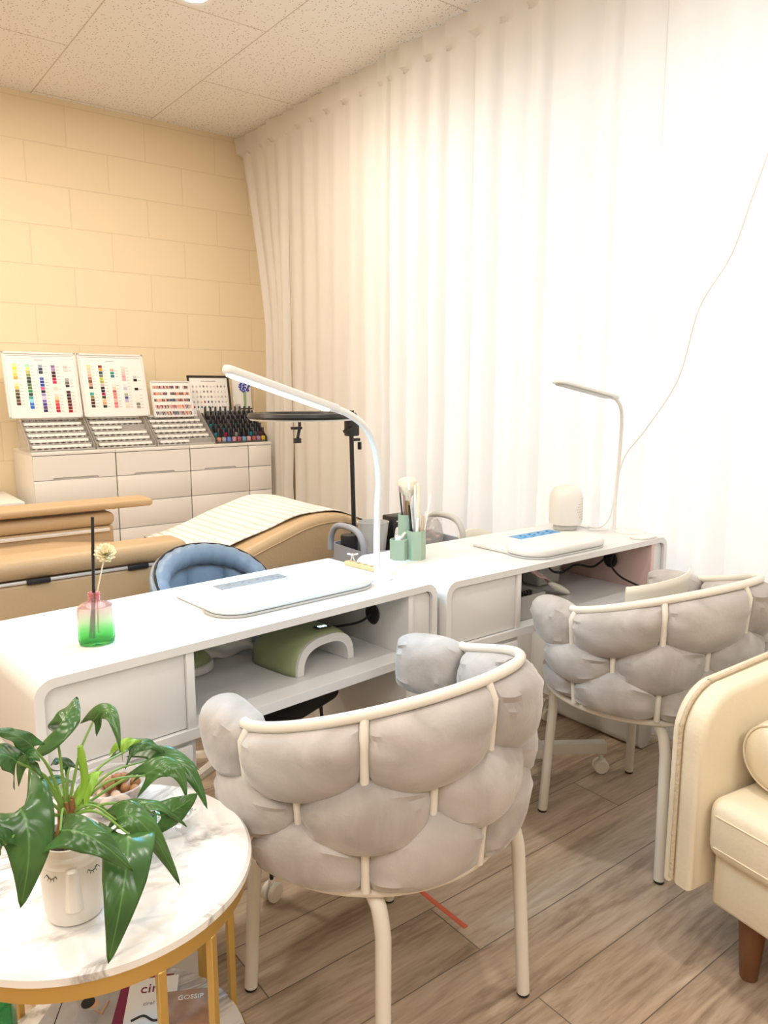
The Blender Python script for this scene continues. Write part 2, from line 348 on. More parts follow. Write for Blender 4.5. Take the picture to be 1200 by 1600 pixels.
def lathe(bm, prof, cx=0, cy=0, seg=32, mi=0, sx=1, sy=1, cap=True):
    t = bmesh.new(); rings = []
    for (r, z) in prof: rings.append([t.verts.new((cx+max(r, 1e-5)*math.cos(2*PI*k/seg)*sx, cy+max(r, 1e-5)*math.sin(2*PI*k/seg)*sy, z)) for k in range(seg)])
    for i in range(len(rings)-1):
        for k in range(seg): t.faces.new((rings[i][k], rings[i][(k+1) % seg], rings[i+1][(k+1) % seg], rings[i+1][k]))
    if cap:
        t.faces.new(rings[0][::-1]); t.faces.new(rings[-1])
    merge(bm, t, mi)
def cyl(bm, x, y, z0, z1, r, seg=24, mi=0, bev=0.0):
    if bev: lathe(bm, [(r-bev, z0), (r, z0+bev), (r, z1-bev), (r-bev, z1)], x, y, seg, mi)
    else: lathe(bm, [(r, z0), (r, z1)], x, y, seg, mi)
def prism(bm, pts, a0, a1, axis='y', mi=0, bev=0.0, seg=2):
    """polygon pts (u,v) extruded along axis; axis 'y': (x,z); 'z': (x,y); 'x': (y,z)"""
    t = bmesh.new()
    def mk(u, v, a): return (u, a, v) if axis == 'y' else ((u, v, a) if axis == 'z' else (a, u, v))
    A = [t.verts.new(mk(u, v, a0)) for u, v in pts]; Bv = [t.verts.new(mk(u, v, a1)) for u, v in pts]
    n = len(pts); fa = t.faces.new(A); fb = t.faces.new(Bv[::-1])
    for i in range(n): t.faces.new((A[i], Bv[i], Bv[(i+1) % n], A[(i+1) % n]))
    bmesh.ops.recalc_face_normals(t, faces=t.faces)
    if bev:
        es = [e for e in t.edges if (fa in e.link_faces or fb in e.link_faces)]
        bmesh.ops.bevel(t, geom=es, offset=bev, segments=seg, profile=0.5, affect='EDGES')
    merge(bm, t, mi)
def rrect(x0, x1, z0, z1, r, seg=6):
    rs = r if isinstance(r, (list, tuple)) else [r]*4   # bl, br, tr, tl
    out = []
    for (cx, cz, a0, rr) in ((x0+rs[0], z0+rs[0], PI, rs[0]), (x1-rs[1], z0+rs[1], 1.5*PI, rs[1]), (x1-rs[2], z1-rs[2], 0, rs[2]), (x0+rs[3], z1-rs[3], 0.5*PI, rs[3])):
        for k in range(seg+1):
            a = a0 + 0.5*PI*k/seg; out.append((cx+rr*math.cos(a), cz+rr*math.sin(a)))
    return out
def ring_prism(bm, outer, inner, y0, y1, mi=0):
    """hollow frame: outer and inner polygons with equal vertex counts in XZ, extruded along y"""
    t = bmesh.new(); n = len(outer)
    V = [[t.verts.new((u, y, v)) for u, v in P] for y in (y0, y1) for P in (outer, inner)]
    oa, ia, ob, ib = V
    for i in range(n):
        j = (i+1) % n
        t.faces.new((oa[i], oa[j], ia[j], ia[i])); t.faces.new((ob[i], ib[i], ib[j], ob[j]))
        t.faces.new((oa[i], ob[i], ob[j], oa[j])); t.faces.new((ia[i], ia[j], ib[j], ib[i]))
    merge(bm, t, mi)
def sphere(bm, c, rx, ry=None, rz=None, seg=16, mi=0, mtx=None, p=1.0):
    ry = ry or rx; rz = rz or rx
    t = bmesh.new(); bmesh.ops.create_uvsphere(t, u_segments=seg, v_segments=max(6, seg*2//3), radius=1)
    for v in t.verts:
        if p != 1.0: v.co = Vector([math.copysign(abs(q)**p, q) for q in v.co])
        v.co = Vector((v.co.x*rx, v.co.y*ry, v.co.z*rz))
    if mtx is not None: bmesh.ops.transform(t, matrix=mtx, verts=t.verts)
    bmesh.ops.translate(t, vec=Vector(c), verts=t.verts); merge(bm, t, mi)
def grid(bm, fn, nu, nv, mi=0, uv=False):
    t = bmesh.new(); V = [[t.verts.new(fn(i/nu, j/nv)) for j in range(nv+1)] for i in range(nu+1)]
    lay = t.loops.layers.uv.new('UVMap') if uv else None
    for i in range(nu):
        for j in range(nv):
            f = t.faces.new((V[i][j], V[i+1][j], V[i+1][j+1], V[i][j+1]))
            if uv:
                for lp, (a, b_) in zip(f.loops, ((i, j), (i+1, j), (i+1, j+1), (i, j+1))): lp[lay].uv = (a/nu, b_/nv)
    merge(bm, t, mi)
def text(name, s, size, material, parent, loc, rot, extrude=0.0004):
    cu = bpy.data.curves.new(name, 'FONT'); cu.body = s; cu.size = size; cu.extrude = extrude; cu.align_x = 'CENTER'; cu.align_y = 'CENTER'
    o = bpy.data.objects.new(name, cu); C.objects.link(o); cu.materials.append(material)
    bpy.context.view_layer.update()
    me = bpy.data.meshes.new_from_object(o.evaluated_get(bpy.context.evaluated_depsgraph_get())); bpy.data.objects.remove(o)
    if not me.materials: me.materials.append(material)
    o = bpy.data.objects.new(name, me); C.objects.link(o)
    o.location = loc; o.rotation_euler = rot
    if parent: o.parent = parent
    return o

# ================================================================== the room
DY = 4.76; CX = 2.45
XL, XR, YF = -2.6, 2.70, -3.2
b = B(); box(b, XL-.1, XR+.1, YF-.1, DY+.1, -0.1, 0); struct('floor', b, M['floor'])
b = B(); box(b, XL-.1, XR+.1, YF-.1, DY+.1, CZ, CZ+.1); struct('ceiling', b, M['ceil'])
b = B(); box(b, XL, XR, DY, DY+.12, 0, CZ); struct('wall_back', b, M['wall'])
b = B(); box(b, XL-.1, XL, YF, DY, 0, CZ); struct('wall_left', b, M['plainwall'])
b = B(); box(b, XL, XR, YF-.1, YF, 0, CZ); struct('wall_front', b, M['plainwall'])
WY0, WY1, WZ0, WZ1 = -0.6, 3.3, 0.35, 2.55
b = B()
box(b, XR, XR+.1, YF, WY0, 0, CZ); box(b, XR, XR+.1, WY1, DY, 0, CZ); box(b, XR, XR+.1, WY0, WY1, 0, WZ0); box(b, XR, XR+.1, WY0, WY1, WZ1, CZ)
struct('wall_right', b, M['plainwall'])
b = B()
for y in (WY0, WY0+1.3-.02, WY0+2.6-.02, WY1-.04): box(b, XR+.02, XR+.07, y, y+.04, WZ0, WZ1)
for z in (WZ0, WZ1-.04): box(b, XR+.02, XR+.07, WY0, WY1, z, z+.04)
wf = struct('window_1', b, M['white'])
b = B(); box(b, XR+.042, XR+.048, WY0+.03, WY1-.03, WZ0+.03, WZ1-.03); finish('window_pane', b, M['pane'], wf)

# recessed downlights
for i, (lx, ly, pw, lc) in enumerate(DOWN):
    t = thing('ceiling_downlight', ['round white downlight glowing in the ceiling above the back dresser', 'round downlight in the ceiling at the back left, outside the view', 'round downlight above the two velvet chairs', 'round downlight above the marble table'][i], 'ceiling light', (lx, ly, CZ))
    b = B(); lathe(b, [(0.055, -0.002), (0.072, -0.001), (0.078, -0.008), (0.074, -0.014), (0.055, -0.010)], seg=32, cap=False); finish('trim_ring', b, M['whiteplastic'], t)
    b = B(); cyl(b, 0, 0, -0.010, -0.006, 0.056, 32); finish('lens', b, M['downlight'], t)

# ================================================================== curtains
def curtain(name, label, y_top, y_bot_fn, y1, seed, ztop=CZ-.012, back=0.0):
    """panel from back edge y_top (far) to y1 (near); y_bot_fn(z) moves the far edge"""
    rnd = random.Random(seed)
    L_ = y_top - y1; npl = max(3, int(round(L_/0.150))); edges = [0]
    for i in range(npl): edges.append(edges[-1] + rnd.uniform(.55, 1.5))
    edges = [e/edges[-1] for e in edges]; amp = [rnd.uniform(.7, 1.35) for _ in range(npl)]; drift = [rnd.uniform(-.012, .012) for _ in range(npl+1)]
    skew = [rnd.uniform(.35, .65) for _ in range(npl)]
    t = bmesh.new(); zs = [0.015, .1, .25, .45, .7, .95, 1.2, 1.45, 1.7, 1.95, 2.2, 2.45, 2.6, 2.70, 2.76, 2.785, 2.80, 2.83, 2.87, ztop]
    per = 10; nu = npl*per; rows = []
    for z in zs:
        row = []; h = z/CZ; ye = y_bot_fn(z)
        for k in range(nu+1):
            i = min(k//per, npl-1); f = (k - i*per)/per
            s = edges[i] + (edges[i+1]-edges[i])*f
            g = (1-h)
            s2 = s + (drift[i]*(1-f)+drift[i+1]*f)*g*.9/max(L_, .5)*2
            y = ye + (y1-ye)*min(1, max(0, s2))
            if z > 2.79:   # stiff pleated heading: crisp facets
                x = -0.032*amp[i]*(1 - f) * (1 if f < 1 else 0)
                x += 0.01
            else:
                # soft fold: sharp valley then round swell
                k2 = min(1, (2.79-z)/.5)
                ff = f**(1+skew[i]*.8)
                sw = math.sin(PI*ff)**1.1
                x = (-0.021 - 0.024*k2*g)*amp[i]*sw + 0.006*math.sin(9*z+i*1.7)*g
                x += 0.012
            row.append(t.verts.new((CX + x + back, y, z)))
        rows.append(row)
    for a in range(len(zs)-1):
        for k in range(nu): t.faces.new((rows[a][k], rows[a][k+1], rows[a+1][k+1], rows[a+1][k]))
    o = finish(name, t, M['curtain'], sharp=50)
    tag(o, label, 'curtain', 'floor-length white curtains along the window wall')
    return o
def edge_far(z):
    return 4.43 + .32*min(1, max(0, (z-1.75)/(CZ-1.75)))**1.05
cA = curtain('curtain', 'short white curtain panel at the far corner beside the block wall', 4.75, edge_far, 4.14, 3)
cB = curtain('curtain', 'wide white curtain panel hanging behind the ring light stand', 4.144, lambda z: 4.144 - .02*(1-z/CZ), 2.55, 5)
cC = curtain('curtain', 'white curtain panel behind the small white table lamp', 2.555, lambda z: 2.555, 1.62, 9)
cD = curtain('curtain', 'white curtain panel at the right with a white cable hanging in front', 1.624, lambda z: 1.624, -1.6, 12)
b = B(); box(b, CX+.035, CX+.055, -1.7, 4.75, CZ-.022, CZ-.001); t_ = finish('curtain_track', b, M['white']); tag(t_, 'white curtain track fixed to the ceiling along the window wall', 'curtain rail')

# ================================================================== manicure desks
DZ = 0.785; SHZ = 0.60
def desk(name, label, x0, x1, y, rz, lw, rw, blush=False, depth=0.425):
    """origin at front-left floor corner; local x to the right, y away"""
    t = thing(name, label, 'desk', (x0, y, 0), rz, 'white manicure desks joined end to end')
    W = x1-x0
    wh = M['white']
    th = 0.018
    outer = rrect(0, W, SHZ-.022, DZ, 0.038, 7); inner = rrect(th, W-th, SHZ, DZ-th, 0.024, 7)
    b = B(); ring_prism(b, outer, inner, 0, depth); finish('carcass', b, wh, t)
    # dividers of the open cubby
    b = B(); box(b, lw-th, lw, 0.004, depth-.004, SHZ, DZ-th, .001); finish('divider', b, wh, t)
    b = B(); box(b, W-rw, W-rw+th, 0.004, depth-.004, SHZ, DZ-th, .001); finish('divider', b, M['blush'] if blush else wh, t)  # pink light on the rear cubby's inner wall is put into its colour
    b = B(); box(b, lw, W-rw, depth-.03, depth-.018, SHZ, DZ-th); finish('back_panel', b, wh, t)
    # inset fronts
    b = B(); prism(b, rrect(th+.002, lw-th-.001, SHZ+.002, DZ-th-.002, [.022, .003, .003, .022]), .010, .026, bev=.002); finish('drawer_front', b, wh, t)
    b = B(); prism(b, rrect(W-rw+th+.001, W-th-.002, SHZ+.002, DZ-th-.002, [.003, .022, .022, .003]), .010, .026, bev=.002); finish('end_panel', b, wh, t)
    # lower pedestals
    for (a, c, nm) in ((0.006, lw, 'pedestal'), (W-rw, W-.006, 'pedestal')):
        b = B(); prism(b, rrect(a, c, 0.0, SHZ-.024, [.03, .03, .004, .004]), .012, depth-.006, bev=.002)
        p = finish(nm, b, wh, t)
        if c-a > .2:
            for (z0, z1) in ((.03, .295), (.305, SHZ-.034)):
                b = B(); box(b, a+.012, c-.012, .000, .014, z0, z1, .004); finish('drawer', b, wh, p)
    return t
DA = math.atan2(1.477-1.385, 1.320-0.281)
d1 = desk('manicure_desk', 'white manicure desk in the foreground holding the green nail lamp on its shelf', 0.281, 0.281+1.043, 1.385, DA, .318, .105, depth=.43)
d2 = desk('manicure_desk', 'white manicure desk against the curtain with blue film on its arm rest', 1.331, 2.392, 1.452, math.radians(.6), .302, .09, blush=True, depth=.42)

# black cable grommets on the right inner walls
def grommet(lbl, x, y, z, nm='grommet', parent=None):
    b = B(); lathe(b, [(0.001, -.006), (0.026, -.005), (0.030, 0), (0.026, .004), (.02, .005)], seg=28)
    m = Matrix.Rotation(-PI/2, 4, 'Y'); bmesh.ops.transform(b, matrix=m, verts=b.verts)
    o = finish('cable_grommet', b, M['rubber']); o.location = (x, y, z)
    return tag(o, lbl, 'cable grommet')
grommet('round black cable grommet on the inner wall of the front desk shelf', 1.199, 1.61, .688)
grommet('round black cable grommet inside the rear desk cubby', 2.284, 1.62, .688)

# long arm rest / dust collector pads
def armrest(label, cx, cy, L_, Wd, rz, film, filmname, fx0, fx1, fy0, fy1, flabel):
    t = thing('manicure_arm_rest', label, 'arm rest', (cx, cy, DZ), rz)
    b = B(); prism(b, rrect(-L_/2+.012, L_/2-.012, Wd/2-.055, fy1+.022, .022, 6), 0.001, .014, 'z', bev=.004, seg=3); finish('vent_housing', b, M['whiteplastic'], t)
    b = B(); prism(b, rrect(-L_/2, L_/2, -Wd/2, Wd/2, Wd*.47, 10), 0.001, .006, 'z', bev=.001); finish('base', b, M['lgrey'], t)
    b = B(); prism(b, rrect(-L_/2-.002, L_/2+.002, -Wd/2-.002, Wd/2+.002, Wd*.475, 12), .006, .032, 'z', bev=.012, seg=6); body = finish('pad', b, M['whiteplastic'], t)
    b = B(); box(b, fx0, fx1, fy0, fy1, .0135, .0155, .0005); f = finish(filmname, b, film, t); f['label'] = flabel
    b = B()
    for i in range(26):
        x = fx0 + (fx1-fx0)*(.1+.8*i/25); z = fy0+(fy1-fy0)*(.5+.32*math.sin(i*.9))
        tube(b, [(x, z-.008, .0158), (x+.004, z+.006, .0158), (x+.008, z-.004, .0158)], .0007, 5)
    finish('scroll_print', b, M['ink'] if 'grey' in flabel else M['blueprint2'], f)
    return t
M['blueprint2'] = mat('dark_blue_print', (0.04, 0.22, 0.50), 0.5)
armrest('white arm rest pad with a grey patterned panel on the front desk', .936, 1.592, .470, .150, math.radians(4), M['greyprint'], 'vent_panel', -.125, .075, .090, .175, 'grey patterned vent panel')
armrest('white arm rest pad with blue film on the desk by the curtain', 1.905, 1.560, .385, .165, math.radians(1), M['blueprint'], 'film', -.015, .195, .098, .190, 'bright blue film')

# ================================================================== goose-neck desk lamps
def goose_lamp(name, label, base, pole, arch, h0, h1, r, hw, hh, lit, disc_r):
    t = thing(name, label, 'desk lamp', (base[0], base[1], DZ))
    o = Vector((base[0], base[1], DZ)); L = lambda p: Vector(p)-o
    b = B(); lathe(b, [(0.001, 0), (disc_r, 0), (disc_r, .004), (disc_r-.004, .006), (.001, .0065)], seg=36)
    d = Vector((pole[0]-base[0], pole[1]-base[1], 0)); box(b, -.009, .009, 0, d.length+.008, .001, .006, .002, mtx=Matrix.Rotation(math.atan2(-d.x, d.y), 4, 'Z')); finish('base', b, M['whiteplastic'], t)
    b = B(); P = smoothpath([L((pole[0], pole[1], DZ+.004)), L((pole[0], pole[1], DZ+.1))] + [L(p) for p in arch], 8); tube(b, P, r, 14); finish('gooseneck', b, M['whiteplastic'], t)
    a, c = L(h0), L(h1); ax = (c-a); ln = ax.length; ax.normalize(); side = ax.cross(Vector((0, 0, 1))).normalized(); up = side.cross(ax)
    m = Matrix.Translation(a) @ Matrix((ax, side, up)).transposed().to_4x4()
    b = B(); prism(b, rrect(-.02, ln, -hw/2, hw/2, hw*.42, 6), -hh/2, hh/2, 'z', bev=hh*.32, seg=3); bmesh.ops.transform(b, matrix=m, verts=b.verts); h = finish('lamp_head', b, M['whiteplastic'], t)
    b = B(); prism(b, rrect(.012, ln-.012, -hw*.36, hw*.36, hw*.3, 6), -hh/2-.004, -hh/2+.001, 'z', bev=.001); bmesh.ops.transform(b, matrix=m, verts=b.verts)
    s = finish('led_strip', b, M['led'] if lit else M['lgrey'], h)
    if lit: s['label'] = 'glowing cool white led strip'
    b = B(); box(b, -.032, -.006, -.009, .009, -.008, .008, .004); bmesh.ops.transform(b, matrix=m, verts=b.verts); finish('joint', b, M['whiteplastic'], t)
    return t, m, ln
t1, m1, ln1 = goose_lamp('desk_lamp', 'lit white goose-neck desk lamp with a long glowing bar over the front desk', (1.216, 1.60), (1.262, 1.672),
    [(1.262, 1.668, .98), (1.262, 1.662, 1.05), (1.243, 1.655, 1.14), (1.205, 1.65, 1.198), (1.155, 1.65, 1.232), (1.115, 1.65, 1.247)], (1.10, 1.65, 1.252), (.775, 1.60, 1.345), .0095, .034, .020, True, .036)
la = area('desk_lamp_area', (0, 0, 0), (0, 0, 0), .30, .022, 5.0, (0.08, 0.58, 1.0))
la.matrix_world = Matrix.Translation((1.216, 1.60, DZ)) @ m1 @ Matrix.Translation((ln1/2, 0, -.016)) 
t2, m2, ln2 = goose_lamp('desk_lamp', 'thin white goose-neck lamp switched off at the curtain end of the desks', (2.352, 1.59), (2.365, 1.668),
    [(2.365, 1.665, .95), (2.360, 1.655, 1.09), (2.325, 1.63, 1.20), (2.28, 1.61, 1.245), (2.235, 1.60, 1.268)], (2.22, 1.60, 1.272), (1.925, 1.60, 1.322), .0065, .060, .009, False, .055)

# ================================================================== velvet tub chairs
RING_TOP, RING_BOT, ZB = .290, .262, .452
def ztop(a): return .712 + .090*max(0.0, math.cos(a))**1.15       # a = angle from the back of the chair
def wall_pt(a, f, off=0.0):
    """point on the tub wall: a from back, f 0 top .. 1 bottom; local chair faces +y"""
    r = RING_TOP + (RING_BOT-RING_TOP)*f + off; th = -PI/2 + a
    return Vector((r*math.cos(th), r*math.sin(th), ztop(a) + (ZB-ztop(a))*f))
def pillow(a0, a1, top, bot, seed, thick=.056):
    """soft pinched roll between two uprights"""
    bm = B(); nu, nv = 30, 28; rnd = random.Random(seed); ph = rnd.uniform(0, 6); ph2 = rnd.uniform(0, 6)
    V = []
    for i in range(nu+1):
        s = -math.cos(PI*i/nu); u = s*.985; gap = .955
        a = (a0+a1)/2 + (a1-a0)/2*u*gap
        q = math.sqrt(max(0, 1-u*u)); ft, fb = top(u), bot(u)
        c = (ft+fb)/2; hh = (fb-ft)/2*(min(1, (1-abs(u))/.06+.55) if abs(u) > .95 else 1); tk = .004 + thick*q**.62
        row = []
        for j in range(nv):
            v = 2*PI*j/nv; cv, sv = math.cos(v), math.sin(v)
            e = .82
            pz = math.copysign(abs(sv)**e, sv); pr_ = math.copysign(abs(cv)**e, cv)
            wr = (.0036*math.sin(9*pz*1.6+ph+3*u) + .0030*math.sin(19*pz+ph2+2*u))*(abs(u)**1.8)*q
            lump = .003*math.sin(3.1*u+ph)*math.cos(2.3*pz+ph2)
            row.append(bm.verts.new(wall_pt(a, c+hh*pz, tk*pr_ + wr*2 + lump)))
        V.append(row)
    for i in range(nu):
        for j in range(nv): bm.faces.new((V[i][j], V[i][(j+1) % nv], V[i+1][(j+1) % nv], V[i+1][j]))
    bm.faces.new(V[0]); bm.faces.new(V[-1][::-1])
    return bm
S45 = math.radians(45)
def tub_chair(label, loc, rz):
    t = thing('tub_armchair', label, 'armchair', loc, rz, 'velvet tub chairs at the manicure desks')
    q = lambda u: math.sqrt(max(0, 1-u*u))
    k = 0
    # top row: four between the uprights at 0, +-45, +-90, plus an end roll each side
    for c in (-1.5, -.5, .5, 1.5):
        finish('cushion', pillow((c-.5)*S45, (c+.5)*S45, lambda u: .015, lambda u: .33+.13*q(u)**.9, 11+k), M['velvet'], t); k += 1
    for c in (-1, 1):
        finish('cushion', pillow(c*2*S45, c*(2*S45+math.radians(36)), lambda u: .04-.09*q(u), lambda u: .38+.10*q(u), 31+k, .055), M['velvet'], t); k += 1
    # middle row
    for c in (-2, -1, 0, 1, 2):
        finish('cushion', pillow((c-.5)*S45, (c+.5)*S45, lambda u: .45-.12*q(u)**1.1, lambda u: .57+.21*q(u)**.9, 51+k, .058), M['velvet'], t); k += 1
    # bottom row
    for c in (-1.5, -.5, .5, 1.5):
        finish('cushion', pillow((c-.5)*S45, (c+.5)*S45, lambda u: .79-.22*q(u)**.9, lambda u: .985+.035*q(u), 71+k), M['velvet'], t); k += 1
    for c in (-1, 1):
        finish('cushion', pillow(c*2*S45, c*(2*S45+math.radians(26)), lambda u: .76-.12*q(u), lambda u: .97, 81+k, .05), M['velvet'], t); k += 1
    # frame
    mc = M['metalcream']
    b = B(); A = math.radians(93); tube(b, [wall_pt(-A + 2*A*i/60, -.012, .004) for i in range(61)], .0105, 12); finish('top_rail', b, mc, t)
    b = B(); P = []
    for i in range(64):
        th = 2*PI*i/64; P.append(Vector((.268*math.cos(th), .268*math.sin(th), ZB-.012)))
    P.append(P[0]); tube(b, P, .010, 10, caps=False); finish('seat_ring', b, mc, t)
    b = B(); 
    for s in (-1, 1): tube(b, [(s*.27*math.cos(PI/4), -.27*math.sin(PI/4), ZB-.014), (-s*.27*math.cos(PI/4), .27*math.sin(PI/4), ZB-.014)], .008, 8)
    finish('cross_brace', b, mc, t)
    for c in (0, 1, 2, -1, -2):
        b = B(); P = [wall_pt(c*S45, f/12, .022) for f in range(13)]; P[0] = wall_pt(c*S45, 0, .004); tube(b, P, .0085, 10); finish('upright', b, mc, t)
    for c in (-1.5, -.5, .5, 1.5):
        b = B(); P = [wall_pt(c*S45, .40+.28*f/6, .022) for f in range(7)]; P = [wall_pt(c*S45, .36, -.01)]+P+[wall_pt(c*S45, .74, -.01)]; tube(b, P, .0085, 10); finish('upright', b, mc, t)
    # legs
    for i, th in enumerate((PI/4, 3*PI/4, 5*PI/4, 7*PI/4)):
        d = Vector((math.cos(th), math.sin(th), 0))
        pts = smoothpath([d*.225+Vector((0, 0, ZB-.016)), d*.255+Vector((0, 0, ZB-.030)), d*.272+Vector((0, 0, ZB-.065)), d*.283+Vector((0, 0, .25)), d*.297+Vector((0, 0, .008))], 6)
        LO = Vector((.026, -.016, 0)); pts = [p + LO*min(1, k_/14) for k_, p in enumerate(pts)]
        b = B(); tube(b, pts, .0145, 12); l = finish('leg', b, mc, t)
        b = B(); f = d*.297+LO; cyl(b, f.x, f.y, 0, .010, .0135, 16, bev=.002); finish('foot_cap', b, M['rubber'], l)
    # seat
    b = B(); sphere(b, (0, 0.02, .475), .245, .245, .052, 40, p=.75); finish('seat', b, M['velvet'], t)
    return t
ch1 = tub_chair('greige velvet tub chair of puffy rolls in the foreground beside the marble table', (.867, 1.166, 0), math.radians(6))
ch2 = copy_tree(ch1); ch2.location = (1.892, 1.218, 0); ch2.rotation_euler = (0, 0, math.radians(-3))
ch2['label'] = 'velvet tub chair between the curtain-side desk and the cream leather sofa'

# ================================================================== sofa at the right
t = thing('leather_sofa', 'cream leather sofa with tapered walnut leg at the right edge', 'sofa', (1.5, .80, 0), math.radians(-8))
# local: x away (towards the curtain), y: arm at +y, seat runs to -y
b = B(); box(b, .012, .80, -1.35, -.035, .165, .30, .012, 3); finish('base', b, M['cream'], t)
b = B(); box(b, -.012, .72, -1.33, -.022, .285, .425, .035, 5)
for v in b.verts:
    if v.co.z > .36: v.co.z += .012*math.sin(PI*min(1, max(0, (v.co.x+.012)/.75)))
seat = finish('seat_cushion', b, M['cream'], t)
b = B(); tube(b, [(-.0135, -1.30, .392), (-.0135, -.05, .392)], .0016, 6); tube(b, [(-.0125, -1.30, .318), (-.0125, -.05, .318)], .0014, 6); finish('piping', b, M['cream'], seat)
# arm: rounded top front corner, facing the room
def arm_prof(o=0.0):
    x0, r = -.03-o, .115
    pts = [(x0, .19-o), (.86, .19-o), (.86, .700+o), (.45, .690+o)]
    c = (x0+r, .655+o-r)
    for k in range(13):
        a = PI/2 + k/12*PI/2
        pts.append((c[0]+r*math.cos(a), c[1]+r*math.sin(a)))
    return pts
b = B(); prism(b, arm_prof(), -.018, .040, 'y', bev=.018, seg=5); arm = finish('arm', b, M['cream'], t)
b = B(); prism(b, arm_prof(.003), .036, .060, 'y', bev=.010, seg=4); finish('arm_back_panel', b, M['cream'], arm)
pp = arm_prof(.001)[3:]
b = B(); P = smoothpath([(x, .038, z) for x, z in [(.84, .699)]+pp+[(-.031, .20)]], 3); tube(b, P, .0050, 8)
finish('piping', b, M['creamdark'], arm)
b = B(); box(b, .70, .86, -1.35, -.02, .19, .74, .05, 4); finish('backrest', b, M['cream'], t)
for (x, y) in ((.075, -.10), (.075, -1.25), (.74, -.10), (.74, -1.25)):
    b = B(); lathe(b, [(.017, 0), (.019, .004), (.032, .165), (.032, .17)], x, y, 24); finish('leg', b, M['wood'], t)
# bolster
t = thing('bolster_cushion', 'round cream leather bolster cushion lying on the sofa seat', 'cushion', (1.57, .682, .434), math.radians(-8))
b = B(); m = Matrix.Rotation(PI/2, 4, 'Y')
lathe(b, [(.001, -.012), (.04, -.010), (.066, 0), (.076, .016), (.080, .04), (.080, .46), (.074, .49), (.05, .50), (.001, .502)], seg=36); bmesh.ops.transform(b, matrix=Matrix.Translation((0, 0, .084)) @ m, verts=b.verts)
bo = finish('cover', b, M['cream'], t)
b = B(); P = [Vector((.006, .0735*math.cos(2*PI*k/40), .084+.0735*math.sin(2*PI*k/40))) for k in range(41)]; tube(b, P, .0028, 6, caps=False); finish('piping', b, M['cream'], bo)

# ================================================================== marble side table
TZ = .57; TC = (.303, 1.128); TR = .237
t = thing('marble_side_table', 'round two-tier marble side table with a gold metal frame', 'side table', (TC[0], TC[1], 0))
b = B(); lathe(b, [(TR-.006, TZ-.020), (TR, TZ-.016), (TR, TZ-.005), (TR-.005, TZ), (.001, TZ)], seg=96); finish('tabletop', b, M['marble'], t)
b = B(); lathe(b, [(TR-.020, TZ-.046), (TR-.008, TZ-.046), (TR-.008, TZ-.0205), (TR-.020, TZ-.0205)], seg=96, cap=False); finish('top_ring', b, M['gold'], t)
b = B(); lathe(b, [(TR-.022, .185), (TR-.016, .189), (TR-.016, .197), (TR-.020, .200), (.001, .200)], seg=80); finish('lower_shelf', b, M['marble'], t)
b = B(); lathe(b, [(TR-.022, .163), (TR-.010, .163), (TR-.010, .1845), (TR-.022, .1845)], seg=80, cap=False); finish('shelf_ring', b, M['gold'], t)
for k in range(8):
    a = math.radians(-76+(k//2)*90+(11 if k % 2 else -11)); r = TR-.013
    b = B(); box(b, -.006, .006, -.006, .006, 0.0, TZ-.046, .001, 1); bmesh.ops.transform(b, matrix=Matrix.Translation((r*math.cos(a), r*math.sin(a), 0)) @ Matrix.Rotation(a, 4, 'Z'), verts=b.verts)
    finish('leg', b, M['gold'], t)

# face pot with philodendron
PX, PY = .243, 1.030
t = thing('face_planter', 'white ceramic pot with a sleeping face on the marble table', 'plant pot', (PX, PY, TZ), math.radians(-16))
b = B(); lathe(b, [(.001, .0), (.030, .0), (.037, .004), (.0405, .02), (.0425, .06), (.0425, .112), (.0415, .118), (.039, .118), (.038, .105), (.001, .104)], seg=48); pot = finish('pot_body', b, M['ceramic'], t)
# nose: wedge on local -y side
b = B(); 
def nose(u, v):
    z = .028 + .066*v; wd = .0105*(1.15-.35*v); x = wd*(u*2-1); bulge = .0095*(1-abs(u*2-1)**3.5)*(1 if v > .04 else .25)*(1 if v < .97 else .3)
    return Vector((x, -math.sqrt(max(0, .0425**2-x*x)) - bulge + .001, z))
grid(b, nose, 12, 16); finish('nose', b, M['ceramic'], t)
def brow(u, v):
    a = (u-.5)*1.9; z = .098+.006*math.sin(v*PI/2) ; r = .0425+.003*math.sin(PI*v)*(1-abs(u*2-1)**4)
    return Vector((r*math.sin(a), -r*math.cos(a), .090+.018*v))
b = B(); grid(b, brow, 24, 8); finish('brow_ridge', b, M['ceramic'], t)
for s in (-1, 1):
    b = B(); P = []
    for k in range(9):
        a = s*(.50+.33*k/8)-.0; z = .083-.005*math.sin(PI*k/8); r = .0430; P.append(Vector((r*math.sin(a), -r*math.cos(a), z)))
    tube(b, P, .0005, 5)
    for k in range(0, 9, 2):
        p = P[k]; d = Vector((p.x, p.y, 0)).normalized(); tube(b, [p, p+d*.0004+Vector((s*.0006*(k-3), 0, -.0038))], .00035, 5)
    finish('eyelashes', b, M['black'], t)
